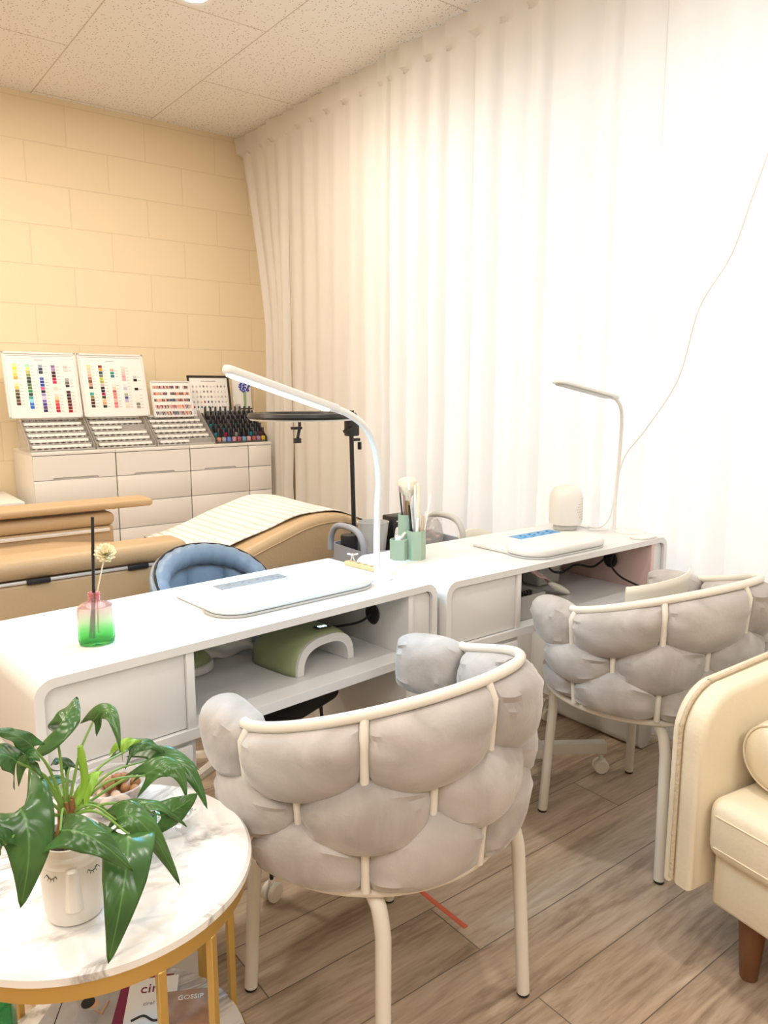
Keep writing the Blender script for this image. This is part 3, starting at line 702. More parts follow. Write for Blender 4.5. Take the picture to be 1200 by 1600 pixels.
# plant
t = thing('philodendron_plant', 'green arrow-leaved philodendron growing from the white face pot', 'plant', (PX, PY, TZ+.104))
O = Vector((PX, PY, TZ+.104))
b = B(); lathe(b, [(.0372, .0005), (.036, .004), (.028, .009), (.012, .012), (.001, .012)], seg=40)
for v in b.verts: v.co += Vector((0, 0, random.uniform(-.001, .003)))
finish('soil', b, M['soil'], t)
CR = Vector((.240, 1.030, .712))-O
b = B(); 
for k in range(7):
    a = k*.9; tube(b, [Vector((-.004+.012*math.cos(a), .004+.012*math.sin(a), .006)), CR+Vector((.006*math.cos(a), .006*math.sin(a), -.006)), CR+Vector((.009*math.cos(a), .009*math.sin(a), .03))], [.006, .007, .002], 8)
finish('root_crown', b, M['brownstem'], t)
LEAVES = [
    ((0.241, 1.06, 0.833), (0.256, 1.06, 0.849), (0.282, 1.1, 0.855), 0.058, .9),
    ((0.291, 1.06, 0.83), (0.306, 1.03, 0.850), (0.308, 1.0, 0.805), 0.030, .2),
    ((0.202, 1.02, 0.833), (0.182, 1.0, 0.862), (0.147, 0.97, 0.893), 0.034, .3),
    ((0.176, 0.99, 0.834), (0.152, 0.96, 0.863), (0.121, 0.93, 0.873), 0.050, .3),
    ((0.191, 1.0, 0.818), (0.193, 1.0, 0.835), (0.201, 0.98, 0.831), 0.030, .5),
    ((0.255, 1.06, 0.771), (0.244, 1.06, 0.785), (0.229, 1.05, 0.787), 0.022, .5),
    ((0.244, 1.08, 0.738), (0.222, 1.08, 0.742), (0.202, 1.08, 0.719), 0.045, .6),
    ((0.173, 0.98, 0.775), (0.175, 0.95, 0.742), (0.158, 0.94, 0.668), 0.084, .1),
    ((0.21, 0.94, 0.751), (0.238, 0.9, 0.750), (0.277, 0.88, 0.7), 0.056, .4),
    ((0.294, 0.99, 0.71), (0.322, 0.96, 0.706), (0.361, 0.94, 0.61), 0.050, .3),
    ((0.3, 0.96, 0.702), (0.272, 0.9, 0.672), (0.241, 0.88, 0.588), 0.080, .0),
    ((0.368, 1.02, 0.675), (0.391, 1.01, 0.684), (0.418, 1.0, 0.702), 0.052, .1),
    ((0.306, 1.04, 0.69), (0.353, 1.02, 0.700), (0.398, 1.0, 0.655), 0.030, .7),
    ((0.379, 1.1, 0.726), (0.423, 1.07, 0.719), (0.445, 1.03, 0.653), 0.046, .4),
    ((0.361, 1.06, 0.724), (0.397, 1.04, 0.733), (0.408, 1.02, 0.69), 0.040, .3),
    ((0.351, 1.1, 0.752), (0.377, 1.1, 0.756), (0.404, 1.09, 0.735), 0.035, .6),
    ((0.465, 1.13, 0.684), (0.438, 1.1, 0.71), (0.418, 1.1, 0.703), 0.028, .4),
    ((0.148, 0.95, 0.751), (0.139, 0.94, 0.768), (0.121, 0.92, 0.769), 0.040, .3),
]
VIEW = Vector((0, 0, 1.3))
def leaf(a, m, p, w, upn, mi=0):
    a, m, p = Vector(a)-O, Vector(m)-O, Vector(p)-O
    tocam = (VIEW - (Vector(m)+O)).normalized()
    nrm = (tocam*(1-upn) + Vector((0, 0, 1))*upn).normalized()
    Ln = (m-a).length+(p-m).length
    def mid(t_): 
        return a*((1-t_)**2) + (m*2 - (a+p)/2)*(2*t_*(1-t_)) + p*(t_**2)
    bm = B()
    def wid(s):   # s from -0.22 (lobes) to 1 (tip)
        if s < 0: return .46*math.cos(s/.24*PI/2)**.6 if s > -.24 else 0
        return .50*(1-s)**.62*(1-.35*s) + .06*math.sin(PI*s)
    def fn(u, v):
        e = u*2-1; s = v
        c = mid(min(1, s)); d = (mid(min(1, s+.02))-mid(max(0, s-.02))).normalized()
        sd = d.cross(nrm).normalized(); n2 = sd.cross(d).normalized()
        ww = w*wid(s)*e
        back = -.22*w*1.6*max(0, (abs(e)-.12))**.8*max(0, 1-s*2.2)*4*abs(e)*(1-abs(e)*.45)   # backward lobes near the petiole
        fold = -.16*abs(ww) - .5*ww*ww/w*.5 + .0018*math.sin(s*17+e*3)*abs(e)
        return c + sd*ww + n2*fold + d*back
    grid(bm, fn, 12, 26, uv=True)
    return bm
for i, (a, m, p, w_, un) in enumerate(LEAVES):
    lo = finish('leaf', leaf(a, m, p, w_, un), M['leaf'], t, sharp=80)
    sm = lo.modifiers.new('thickness', 'SOLIDIFY'); sm.thickness = .0007; sm.offset = 0
    b = B(); A_ = Vector(a)-O; mid_ = (CR+A_)/2 + Vector((0, 0, .022 if (A_-CR).length > .06 else .008)); tube(b, smoothpath([CR+Vector((0, 0, .004)), mid_, A_], 6), [.0024-.0010*k/12 for k in range(13)], 8); finish('petiole', b, M['stem'], t)
b = B(); tube(b, smoothpath([CR, (.268-PX, 1.04-PY, .746-O.z), (.266-PX, 1.04-PY, .808-O.z)], 5), [.003]+[.0048]*5+[.0055]*4+[.0035], 10); finish('rolled_leaf', b, M['youngleaf'], t)['label'] = 'bright green unopened leaf'
lo = finish('leaf', leaf((.262, 1.035, .735), (.279, 1.04, .755), (.296, 1.045, .757), .026, .3), M['youngleaf'], t); lo['label'] = 'bright green young leaf'
lo = finish('leaf', leaf((.338, 1.10, .757), (.350, 1.10, .765), (.372, 1.10, .760), .024, .3), M['youngleaf'], t); lo['label'] = 'bright green young leaf'

# glass bowls with nuts and wrapped sweets
def bowl(label, x, y, r, h, z=TZ):
    t = thing('glass_bowl', label, 'bowl', (x, y, z))
    b = B(); lathe(b, [(.001, 0), (r*.62, 0), (r*.80, .006), (r*.96, h*.55), (r, h), (r-.002, h+.001), (r*.96-.003, h*.55), (r*.78, .009), (.001, .004)], seg=44, cap=False); finish('bowl_body', b, M['glass'], t)
    b = B(); P = [Vector((r*math.cos(2*PI*k/44), r*math.sin(2*PI*k/44), h)) for k in range(45)]; tube(b, P, .0014, 6, caps=False); finish('rim', b, M['glass'], t)
    return t
BX, BY = .372, 1.268; BR = .060
bowl('clear glass bowl of nuts at the desk side of the marble table', BX, BY, BR, .052)
bowl('clear glass bowl of wrapped sweets between the plant and the tub chair', .428, 1.148, .058, .040)
rnd = random.Random(4); nuts = []
def nut_mesh(kind):
    b = B()
    if kind: sphere(b, (0, 0, 0), .0095, .0095, .0090, 14); 
    else: sphere(b, (0, 0, 0), .0125, .0082, .0060, 14)
    for v in b.verts:
        if kind and v.co.z > 0: v.co.z *= 1.14
    return finish('hazelnut' if kind else 'almond', b, M['nut'] if kind else M['nutpale'])
protos = {1: nut_mesh(1), 0: nut_mesh(0)}; used = {0: False, 1: False}
lays = [(.006+.0105, [(0, 0)] + [(.021, k*60) for k in range(6)] + [(.035, 20+k*40) for k in range(9)]), (.006+.0285, [(.0, 0)] + [(.024, 30+k*60) for k in range(6)] + [(.042, k*40) for k in range(9)]), (.006+.0455, [(.012, k*120) for k in range(3)])]
for (z, ps) in lays:
    for (r, a) in ps:
        x = BX+r*math.cos(math.radians(a)); y = BY+r*math.sin(math.radians(a))
        k = 1 if (x-BX)*.8+(y-BY)*.2 + rnd.uniform(-.01, .01) > -.002 else 0
        o = protos[k] if not used[k] else protos[k].copy()
        if used[k]: C.objects.link(o)
        used[k] = True; o.location = (x, y, TZ+z); o.rotation_euler = (rnd.uniform(-.5, .5), rnd.uniform(-.5, .5), rnd.uniform(0, 6))
        tag(o, 'round brown hazelnut in the glass bowl' if k else 'pale pink-brown almond in the glass bowl', 'nut', 'hazelnuts in the glass bowl' if k else 'almonds in the glass bowl')
def sweet(mt, lbl, x, y, z, rz, l=.020):
    b = B(); box(b, -l/2, l/2, -.006, .006, -.004, .004, .0025, 2)
    for s in (-1, 1):
        grid(b, lambda u, v, s=s: Vector((s*(l/2-.002+.012*v), (u-.5)*(.004+.016*v), .0015*math.sin(u*18)*v)), 10, 3)
    o = finish('wrapped_sweet', b, mt); o.location = (x, y, z); o.rotation_euler = (.2, .1, rz)
    tag(o, lbl, 'sweet')
sw = [('teal', 'teal wrapped sweet at the back of the sweets bowl', .446, 1.168, .0), ('foil', 'silver wrapped sweet at the bowl edge near the chair', .455, 1.138, .8), ('teal', 'teal wrapped sweet in the middle of the bowl', .424, 1.148, 1.9), ('foil', 'silver wrapped sweet nearest the camera in the bowl', .418, 1.122, 2.6), ('black', 'dark wrapped sweet at the left side of the bowl', .400, 1.165, .5), ('foil', 'silver wrapped sweet under the big leaf in the bowl', .398, 1.140, 1.2), ('paper', 'white wrapped sweet on top of the bowl heap', .432, 1.132, 3.0)]
for i, (mt, lbl, x, y, rz) in enumerate(sw): sweet(M[mt], lbl, x, y, TZ+.016+.004*(i % 3), rz)
t = thing('glass_dish', 'shallow clear glass dish beside the pot on the marble table', 'dish', (.372, 1.085, TZ))
b = B(); lathe(b, [(.001, 0), (.030, 0), (.045, .008), (.052, .020), (.050, .021), (.043, .010), (.001, .003)], seg=40, cap=False); finish('dish_body', b, M['glass'], t)

# lower shelf: magazines and green glass
def magazine(lbl, x, y, z, rz, cover, nm='magazine', w_=.17, h_=.22):
    t = thing(nm, lbl, 'magazine', (x, y, z), rz)
    b = B(); box(b, -w_/2, w_/2, -h_/2, h_/2, 0, .0035, .0008); finish('pages', b, M['paper'], t)
    b = B(); box(b, -w_/2-.001, w_/2+.001, -h_/2-.001, h_/2+.001, .0035, .0045); finish('cover', b, cover, t)
    return t
SZ = .2005
VA = math.radians(-30)
m1_ = magazine('maroon-topped magazine showing a woman drinking, open on the lower shelf', .335, 1.225, SZ, VA, M['maroon'], w_=.19, h_=.17)
b = B(); box(b, -.094, .004, -.085, .070, .0046, .0052); finish('photo_page', b, M['greyphoto'], m1_)
b = B(); sphere(b, (-.040, .030, .0052), .012, .010, .0006, 16); finish('printed_face', b, M['skin'], m1_)
b = B(); sphere(b, (-.048, .034, .0058), .012, .014, .0006, 16); finish('printed_hair', b, M['black'], m1_)
b = B(); box(b, -.060, -.022, -.085, .016, .0053, .0056, .0001); finish('printed_top', b, M['ink'], m1_)
b = B(); tube(b, [(-.03, .014, .006), (-.018, .004, .006), (-.012, .032, .006)], .0022, 6); finish('printed_arm', b, M['skin'], m1_)
m2_ = magazine('white magazine with cire lettering on its cover, on the lower shelf', .392, 1.190, SZ+.005, VA+.05, M['paper'], w_=.085, h_=.15)
text('cover_title', 'cire', .030, M['maroon'], m2_, (0, .050, .0048), (0, 0, 0))
text('cover_subtitle', 'cire?', .011, M['ink'], m2_, (-.004, .015, .0048), (0, 0, 0))
b = B(); tube(b, smoothpath([(-.03, -.02, .005), (-.01, -.012, .005), (.01, -.026, .005), (.03, -.018, .005)], 5), .0022, 6); finish('wave_print', b, M['black'], m2_)
m3_ = magazine('brown patterned magazine at the right edge of the lower shelf', .432, 1.128, SZ+.010, VA+.02, M['photo'], w_=.085, h_=.13)
text('cover_title', 'GOSSIP', .014, M['paper'], m3_, (.004, .048, .0048), (0, 0, 0))
m4_ = magazine('grey-toned booklet lying beside the green glass on the lower shelf', .255, 1.262, SZ, VA-.25, M['greyphoto'], nm='booklet', w_=.07, h_=.11)
t = thing('green_glass_vase', 'square-cut green glass vase on the lower shelf at the left', 'vase', (.150, 1.225, SZ))
b = B(); lathe(b, [(.001, 0), (.034, 0), (.037, .004), (.037, .135), (.034, .138), (.033, .135), (.033, .008), (.001, .008)], seg=8, cap=False); finish('vase_body', b, M['greenglass'], t, sharp=20)
b = B()
for k in range(3): box(b, -.016+k*.012, -.006+k*.012, -.012, .010, .010, .12-.02*k, .002)
finish('glass_stems', b, M['youngleaf'], t)

# ================================================================== things on the desks
t = thing('reed_diffuser_bottle', 'pink-to-green glass diffuser bottle on the front desk', 'bottle', (.440, 1.535, DZ), math.radians(-12))
b = B(); lathe(b, [(.001, .003), (.028, .0), (.034, .003), (.036, .012), (.0355, .070), (.0335, .080), (.024, .086), (.013, .088), (.0115, .090), (.0135, .093), (.0115, .096), (.0135, .099), (.0115, .102), (.0135, .105), (.011, .108), (.0095, .108), (.0095, .088), (.020, .084), (.031, .078), (.0325, .068), (.033, .014), (.031, .009), (.001, .010)], seg=48, sx=1, sy=.75, cap=False); finish('bottle_body', b, M['bottleglass'], t)
b = B(); tube(b, [(-.012, .004, .012), (-.001, .0, .105), (.006, -.002, .262)], [.0030, .0030, .0032], 8); r_ = finish('reed', b, M['black'], t)
b = B(); tube(b, [(-.006, -.006, .012), (.000, .001, .106), (.003, .003, .20)], .0030, 8); finish('reed', b, M['black'], t)
b = B(); tube(b, [(.004, .002, .02), (.006, .0, .108), (.024, -.002, .180)], .0016, 8); finish('flower_stem', b, M['bristle'], t)
b = B(); rnd = random.Random(2)
for k in range(46):
    a = k*2.4; r = .004+.017*math.sqrt(k/46); el = .9-.9*(k/46)
    R_ = Matrix.Rotation(math.radians(48), 3, 'X'); el = 1.3-1.5*(k/46); c = Vector((.0255, -.003, .184)); d = R_ @ Vector((math.cos(a)*math.cos(el), math.sin(a)*math.cos(el), math.sin(el)*.75)); s = R_ @ Vector((-math.sin(a), math.cos(a), 0))
    p0 = c; p1 = c + d*.022
    grid(b, lambda u, v: p0.lerp(p1, v) + s*(u-.5)*.011*math.sin(PI*(.15+.75*v)) + Vector((0, 0, .003*v*v)), 2, 4)
finish('flower_head', b, M['petal'], t, sharp=80)

# wooden strip with small silver clip ornament
t = thing('wooden_tool_rest', 'small light wood strip with a silver clip beside the lit lamp', 'tool rest', (1.252, 1.735, DZ), math.radians(97))
b = B(); box(b, -.062, .062, -.010, .010, 0, .013, .002); wr_ = finish('strip', b, M['lightwood'], t)
for x in (-.045, -.018, .009):
    b = B(); cyl(b, x, 0, .0131, .0138, .0055, 16); finish('socket', b, M['bronze'], wr_)
b = B(); 
for s in (-1, 1): tube(b, [(.036+s*.007, s*.004, .013), (.036+s*.003, 0, .026), (.036, 0, .034)], .0022, 8)
tube(b, [(.026, -.012, .036), (.036, 0, .034), (.046, .012, .038)], .0030, 8); sphere(b, (.036, 0, .034), .005, seg=12); finish('silver_clip', b, M['silver'], t)

# hexagonal sage pen holder with its contents
def hexpts(cx, cy, r, a0=0): return [(cx+r*math.cos(a0+PI/3*k), cy+r*math.sin(a0+PI/3*k)) for k in range(6)]
t = thing('hexagonal_pen_holder', 'sage green three-cup hexagonal holder behind the lit lamp', 'pen holder', (1.450, 1.742, DZ), math.radians(-38))
CUPS = [(-.039, -.005, .062), (.0125, -.005, .089), (-.0135, .0395, .132)]
for (cx, cy, h) in CUPS:
    b = B(); tt = bmesh.new(); R0, R1 = .0292, .0270
    for (ra, za, rb, zb) in ((R0, 0, R0, h), (R0, h, R1, h), (R1, h, R1, .004)):
        A = [tt.verts.new((x, y, za)) for x, y in hexpts(cx, cy, ra)]; Bq = [tt.verts.new((x, y, zb)) for x, y in hexpts(cx, cy, rb)]
        for k in range(6): tt.faces.new((A[k], A[(k+1) % 6], Bq[(k+1) % 6], Bq[k]))
    for (rr, zz) in ((R0, 0), (R1, .004)): tt.faces.new([tt.verts.new((x, y, zz)) for x, y in hexpts(cx, cy, rr)])
    bmesh.ops.remove_doubles(tt, verts=tt.verts, dist=1e-5)
    merge(b, tt); finish('cup', b, M['sage'], t, sharp=20)
HM = Matrix.Translation((1.450, 1.742, DZ)) @ Matrix.Rotation(math.radians(-38), 4, 'Z')
def stick(nm, lbl, cat, cup, p0, p1, r, mt, head=None):
    cx, cy, h = CUPS[cup]; a = HM @ Vector((cx+p0[0], cy+p0[1], .007)); c = HM @ Vector((cx+p1[0], cy+p1[1], p1[2]))
    t = thing(nm, lbl, cat, a); b = B(); v = c-a; tube(b, [Vector((0, 0, 0)), v*.5, v], r if isinstance(r, list) else [r, r, r*.8], 8); finish('handle', b, mt, t)
    if head: head(t, v)
    return t
def fluffy(t, v):
    d = v.normalized(); b = B(); t0 = bmesh.new()
    prof = [(.007, 0), (.012, .014), (.024, .034), (.031, .052), (.029, .066), (.018, .076), (.001, .079)]
    lathe(t0, prof, seg=24); q = Vector((0, 0, 1)).rotation_difference(d).to_matrix().to_4x4()
    bmesh.ops.transform(t0, matrix=Matrix.Translation(v-d*.018) @ q, verts=t0.verts); merge(b, t0); finish('bristles', b, M['bristle'], t)
def tipped(mt, r=.004, l=.02):
    def f(t, v):
        d = v.normalized(); b = B(); tube(b, [v-d*.002, v+d*l*.5, v+d*l], [r, r*1.1, r*.2], 8); finish('tip', b, mt, t)
    return f
stick('powder_brush', 'large fluffy cream powder brush in the tall sage cup', 'brush', 2, (0, 0), (.0, .012, .185), [.005, .006, .010], M['bronze'], fluffy)
stick('nail_brush', 'mauve-handled nail brush left of the fluffy brush', 'brush', 2, (-.008, 0), (-.012, .0, .204), .003, M['mauve'], tipped(M['mauve'], .003))
stick('nail_brush', 'black-handled nail brush at the left of the tall sage cup', 'brush', 2, (-.004, -.008), (-.024, -.010, .202), .0028, M['black'], tipped(M['mauve'], .003))
stick('nail_file', 'white emery nail file in the tall sage cup right of the fluffy brush', 'nail file', 2, (.012, .0), (.022, .0, .208), .005, M['lgrey'])
stick('nail_brush', 'dark nail brush leaning in the right sage cup', 'brush', 1, (-.010, .0), (-.022, .010, .165), .004, M['black'])
stick('nail_brush', 'silver-handled nail brush crossing the right sage cup', 'brush', 1, (.0, .004), (-.022, .004, .215), .0030, M['silver'], tipped(M['paper'], .004, .025))
stick('nail_brush', 'white nail brush behind the silver brush in the right cup', 'brush', 1, (-.004, .010), (-.004, .018, .225), .0045, M['paper'])
stick('foam_buffer', 'cream foam buffer stick in the right sage cup', 'nail buffer', 1, (.002, .012), (.006, .022, .230), .0075, M['bristle'])
stick('wooden_stick', 'pale cuticle stick leaning right in the right sage cup', 'cuticle stick', 1, (.010, .0), (.040, .0, .180), .0028, M['paper'], tipped(M['paper'], .0032))
stick('nail_clip', 'beige nail clip leaning in the right sage cup', 'clip', 1, (.006, -.006), (.020, -.006, .135), .0045, M['nutpale'])
stick('nail_clip', 'white plastic clip at the front of the right sage cup', 'clip', 1, (-.004, -.010), (.004, -.014, .128), .0050, M['paper'])
stick('nail_clip', 'pale pink clip standing in the right sage cup', 'clip', 1, (.012, .006), (.030, .008, .145), .0045, M['bristle'])
b = B(); P = [Vector((.012*math.cos(k*.5), .003*math.sin(k), .012*math.sin(k*.5)+.012)) for k in range(14)]; tube(b, P, .004, 8); o = finish('hair_clip', b, M['creamplastic']); o.location = HM @ Vector((-.022, -.006, .056)); tag(o, 'curled cream clip on top of the short sage cup', 'clip')
b = B(); box(b, -.012, .012, -.007, .007, 0, .065, .001); o = finish('cotton_pad', b, M['paper']); o.location = HM @ Vector((-.047, -.003, .006)); o.rotation_euler = (0, .12, math.radians(-38)); tag(o, 'white folded wipe in the short sage cup', 'wipe')

# white perforated aroma diffuser
t = thing('aroma_diffuser', 'white perforated ceramic aroma diffuser on the desk by the curtain', 'aroma diffuser', (2.215, 1.775, DZ))
b = B(); lathe(b, [(.001, 0), (.040, 0), (.044, .004), (.044, .016), (.040, .020)], seg=40); finish('base', b, M['lgrey'], t)
b = B(); lathe(b, [(.040, .020), (.056, .021), (.060, .03), (.061, .11), (.058, .135), (.046, .155), (.025, .165), (.001, .167)], seg=48); cv = finish('cover', b, M['ceramic'], t)
b = B()
for i in range(9):
    for k in range(14):
        a = math.radians(-100 + k*9 + (i % 2)*4.5 ); z = .042+i*.0095
        if abs((a+math.radians(60))/1.0)+abs(z-.078)*14 > .85: continue
        m = Matrix.Translation((.0612*math.cos(a), .0612*math.sin(a), z)) @ Matrix.Rotation(a, 4, 'Z'); tb = bmesh.new(); bmesh.ops.create_uvsphere(tb, u_segments=8, v_segments=6, radius=.0024)
        for v in tb.verts: v.co.x *= .25
        merge(b, tb, 0, m)
finish('perforations', b, M['creamdark'], cv)
# white cables
def cable(name, label, pts, r, mt, n=8):
    b = B(); tube(b, smoothpath(pts, n), r, 8); o = finish(name, b, mt); tag(o, label, 'cable'); return o
cable('lamp_cable', 'thin white cable hanging diagonally in front of the right curtain', [(2.385, .98, 2.40), (2.385, 1.13, 2.20), (2.385, 1.196, 2.03), (2.382, 1.240, 1.89), (2.385, 1.30, 1.715), (2.375, 1.39, 1.56), (2.385, 1.455, 1.335), (2.38, 1.565, 1.16), (2.38, 1.645, 1.06), (2.37, 1.668, .96), (2.37, 1.69, .83), (2.34, 1.71, DZ+.004), (2.30, 1.74, DZ+.004)], .0026, M['whitecable'])
cable('charging_cable', 'loose white cable looping on the desk by the aroma diffuser', [(2.30, 1.83, DZ+.003), (2.285, 1.72, DZ+.003), (2.26, 1.70, DZ+.003), (2.31, 1.66, DZ+.003), (2.345, 1.68, DZ+.012)], .0022, M['whitecable'])
b = B(); prism(b, rrect(-.05, .05, -.03, .03, .02, 5), 0, .006, 'z', bev=.001); o = finish('phone_pad', b, M['whiteplastic']); o.location = (2.30, 1.50, DZ+.0005); tag(o, 'flat white pad at the front corner of the desk by the curtain', 'pad')

# ------------------------------------------------------------------ inside the cubbies
def uv_lamp(label, loc, rz, col, digits=True, s=1.0):
    """arched nail lamp; local x = span, y = depth (opening faces -y)"""
    t = thing('nail_lamp', label, 'nail lamp', loc, rz)
    n = 22; W, H = .108*s, .093*s
    def arc(k, ins, yy):
        a = PI*k/n; c, sn = math.cos(a), math.sin(a)
        return Vector((-math.copysign(abs(c)**.75, c)*(W-ins), yy, (abs(sn)**.72)*(H-ins)))
    D = .088*s
    def shell(u, v):
        k = u*n; y = -D + 2*D*v; ins = .012*max(0, (abs(v*2-1)-.55)/.45)**2
        return arc(k, ins, y)
    b = B(); grid(b, shell, 36, 10); sh = finish('shell', b, col, t)
    so = sh.modifiers.new('thickness', 'SOLIDIFY'); so.thickness = .004; so.offset = -1
    b = B(); t0 = bmesh.new(); O1 = []; 
    for y0_, y1_ in ((-D-.002, -D+.016),):
        rows = []
        for k in range(33):
            kk = k/32*n; rows.append([t0.verts.new(arc(kk, i_, yy)) for (i_, yy) in ((.009*s, y0_), (.030*s, y0_), (.030*s, y1_), (.009*s, y1_))])
        for k in range(32):
            for q_ in range(4): t0.faces.new((rows[k][q_], rows[k][(q_+1) % 4], rows[k+1][(q_+1) % 4], rows[k+1][q_]))
        t0.faces.new(rows[0]); t0.faces.new(rows[-1][::-1])
    merge(b, t0); finish('front_rim', b, M['whiteplastic'], t)
    def inner(u, v): return arc(u*n, .028*s, -D+.01+(2*D-.02)*v)
    b = B(); grid(b, inner, 32, 4); finish('liner', b, M['whiteplastic'], t)
    if digits:
        b = B(); mm = Matrix.Translation((.022, -.052, H+.0005)) @ Matrix.Rotation(math.radians(6), 4, 'Y')
        box(b, -.024, .024, -.010, .010, -.001, .0006, .0004); bmesh.ops.transform(b, matrix=mm, verts=b.verts); finish('display', b, M['black'], t)
        tx = text('digits', '000', .020, M['display'], t, mm @ Vector((0, 0, .001)), (0, math.radians(6), 0))
    return t
uv_lamp('olive green arched nail lamp with lit digits on the front desk shelf', (.985, 1.628, SHZ+.001), math.radians(6)+DA, M['sage2'])
# second lamp mostly hidden at the left of the shelf
t = thing('nail_lamp', 'rounded green and white nail lamp at the left end of the front shelf', 'nail lamp', (.675, 1.742, SHZ+.001), DA)
b = B(); sphere(b, (0, 0, .012), .100, .065, .045, 28, p=.8)
for v in b.verts: v.co.z = max(v.co.z, .022)
finish('cover', b, M['sage2'], t)
b = B(); prism(b, rrect(-.103, .103, -.070, .068, .06, 8), 0, .022, 'z', bev=.006, seg=3); finish('base', b, M['whiteplastic'], t)
# crumpled tissue hanging in the shelf
def crumple(name, label, loc, pts_fn, cat, mt, nu=18, nv=18):
    b = B(); grid(b, pts_fn, nu, nv); o = finish(name, b, mt, sharp=75); o.location = loc; so = o.modifiers.new('thickness', 'SOLIDIFY'); so.thickness = .0012; tag(o, label, cat); return o
crumple('tissue_pouch', 'crumpled white tissue pouch beside the green nail lamp on the front shelf', (.835, 1.77, SHZ+.004),
    lambda u, v: Vector(((u-.5)*.14*(1-.25*v), .03*math.sin(5*u)*v+.012*math.sin(11*v+3*u)-.02, .125*v + .006*math.sin(9*u+5*v))), 'tissue', M['napkin'])
# dark outlet and adapter at the back
def outlet(lbl, x, y, z, rz):
    t = thing('power_outlet', lbl, 'outlet', (x, y, z), rz)
    b = B(); box(b, -.034, .034, -.008, 0, -.034, .034, .003); finish('plate', b, M['whiteplastic'], t)
    b = B(); box(b, -.022, .022, -.030, -.006, -.026, .026, .004); finish('plug', b, M['black'], t)
outlet('black plug in a white outlet plate inside the front desk cubby', 1.150, 1.830, .705, DA)
outlet('black plug in a white outlet plate inside the rear desk cubby', 2.225, 1.835, .705, 0)
b = B(); box(b, -.045, .045, -.018, .018, 0, .024, .004); o = finish('power_adapter', b, M['black']); o.location = (1.055, 1.80, SHZ+.085); tag(o, 'black power strip hanging behind the green nail lamp', 'adapter'); o.rotation_euler = (0, .1, DA)
cable('power_cable', 'black cable running from the round grommet behind the green nail lamp', [(1.195, 1.61, .688), (1.17, 1.63, .665), (1.12, 1.67, .652), (1.06, 1.72, .650), (1.035, 1.765, .675), (1.045, 1.79, .70)], .0035, M['rubber'])
cable('power_cable', 'tangle of thin black wires above the green nail lamp', [(1.02, 1.78, .72), (.985, 1.77, .695), (.955, 1.78, .715), (.985, 1.775, .735), (1.02, 1.765, .70), (1.05, 1.77, .725), (1.0, 1.78, .708), (.93, 1.775, .675)], .0028, M['rubber'])
cable('power_cable', 'black cable dropping from the grommet of the rear desk cubby', [(2.275, 1.60, .76), (2.27, 1.60, .715), (2.262, 1.60, .675), (2.262, 1.56, .640), (2.268, 1.50, .622), (2.270, 1.452, .612), (2.268, 1.437, .585), (2.262, 1.435, .50)], .0038, M['rubber'])
cable('power_cable', 'black cable bundle behind the plastic scoop in the rear cubby', [(2.262, 1.63, .69), (2.235, 1.66, .66), (2.18, 1.69, .670), (2.12, 1.70, .650), (2.07, 1.70, .658), (2.04, 1.70, .68)], .0040, M['rubber'])
# rear cubby: acrylic organiser, scoop/bag, white nail lamp
t = thing('acrylic_organiser', 'clear acrylic organiser box at the left of the rear desk cubby', 'organiser', (1.72, 1.56, SHZ+.001))
b = B()
for (a, c, d, e, f, g) in ((-.07, .07, -.06, .06, 0, .003), (-.07, .07, -.06, -.057, 0, .075), (-.07, .07, .057, .06, 0, .075), (-.07, -.067, -.06, .06, 0, .075), (.067, .07, -.06, .06, 0, .075)): box(b, a, c, d, e, f, g)
finish('box_walls', b, M['acrylic'], t)
b = B()
for k in range(11): tube(b, [(-.058+k*.0115, -.052, .012), (-.056+k*.0115, -.052, .045), (-.062+k*.0115, -.048, .058)], .0018, 6)
finish('divider_ribs', b, M['nutpale'], t)
b = B()
for k in range(9): box(b, -.060+k*.012, -.052+k*.012, -.030, -.016, .058, .078, .002)
finish('black_combs', b, M['black'], t)
t = thing('plastic_scoop', 'pale pink plastic bag with a pointed flap in the rear desk cubby', 'bag', (1.915, 1.64, SHZ+.001))
b = B(); grid(b, lambda u, v: Vector((-.10+.20*u+.02*v, -.03+.06*v, .110*(1-u)**.8+.012+.02*math.sin(PI*v)*(1-u)+.004*math.sin(13*u+5*v))), 20, 10); o = finish('flap', b, M['blush'], t, sharp=70); so = o.modifiers.new('thickness', 'SOLIDIFY'); so.thickness = .002
b = B(); sphere(b, (.075, -.03, .030), .062, .016, .012, 20, mtx=Matrix.Rotation(.45, 4, 'Y')); finish('scoop', b, M['creamplastic'], t)
t = thing('nail_lamp', 'white rounded nail lamp at the back of the rear desk cubby', 'nail lamp', (2.085, 1.76, SHZ+.001))
b = B(); sphere(b, (0, 0, .10), .085, .065, .045, 28, p=.8); finish('cover', b, M['whiteplastic'], t)
b = B(); box(b, -.06, .06, -.03, .05, 0, .075, .012, 3); finish('body', b, M['lgrey'], t)
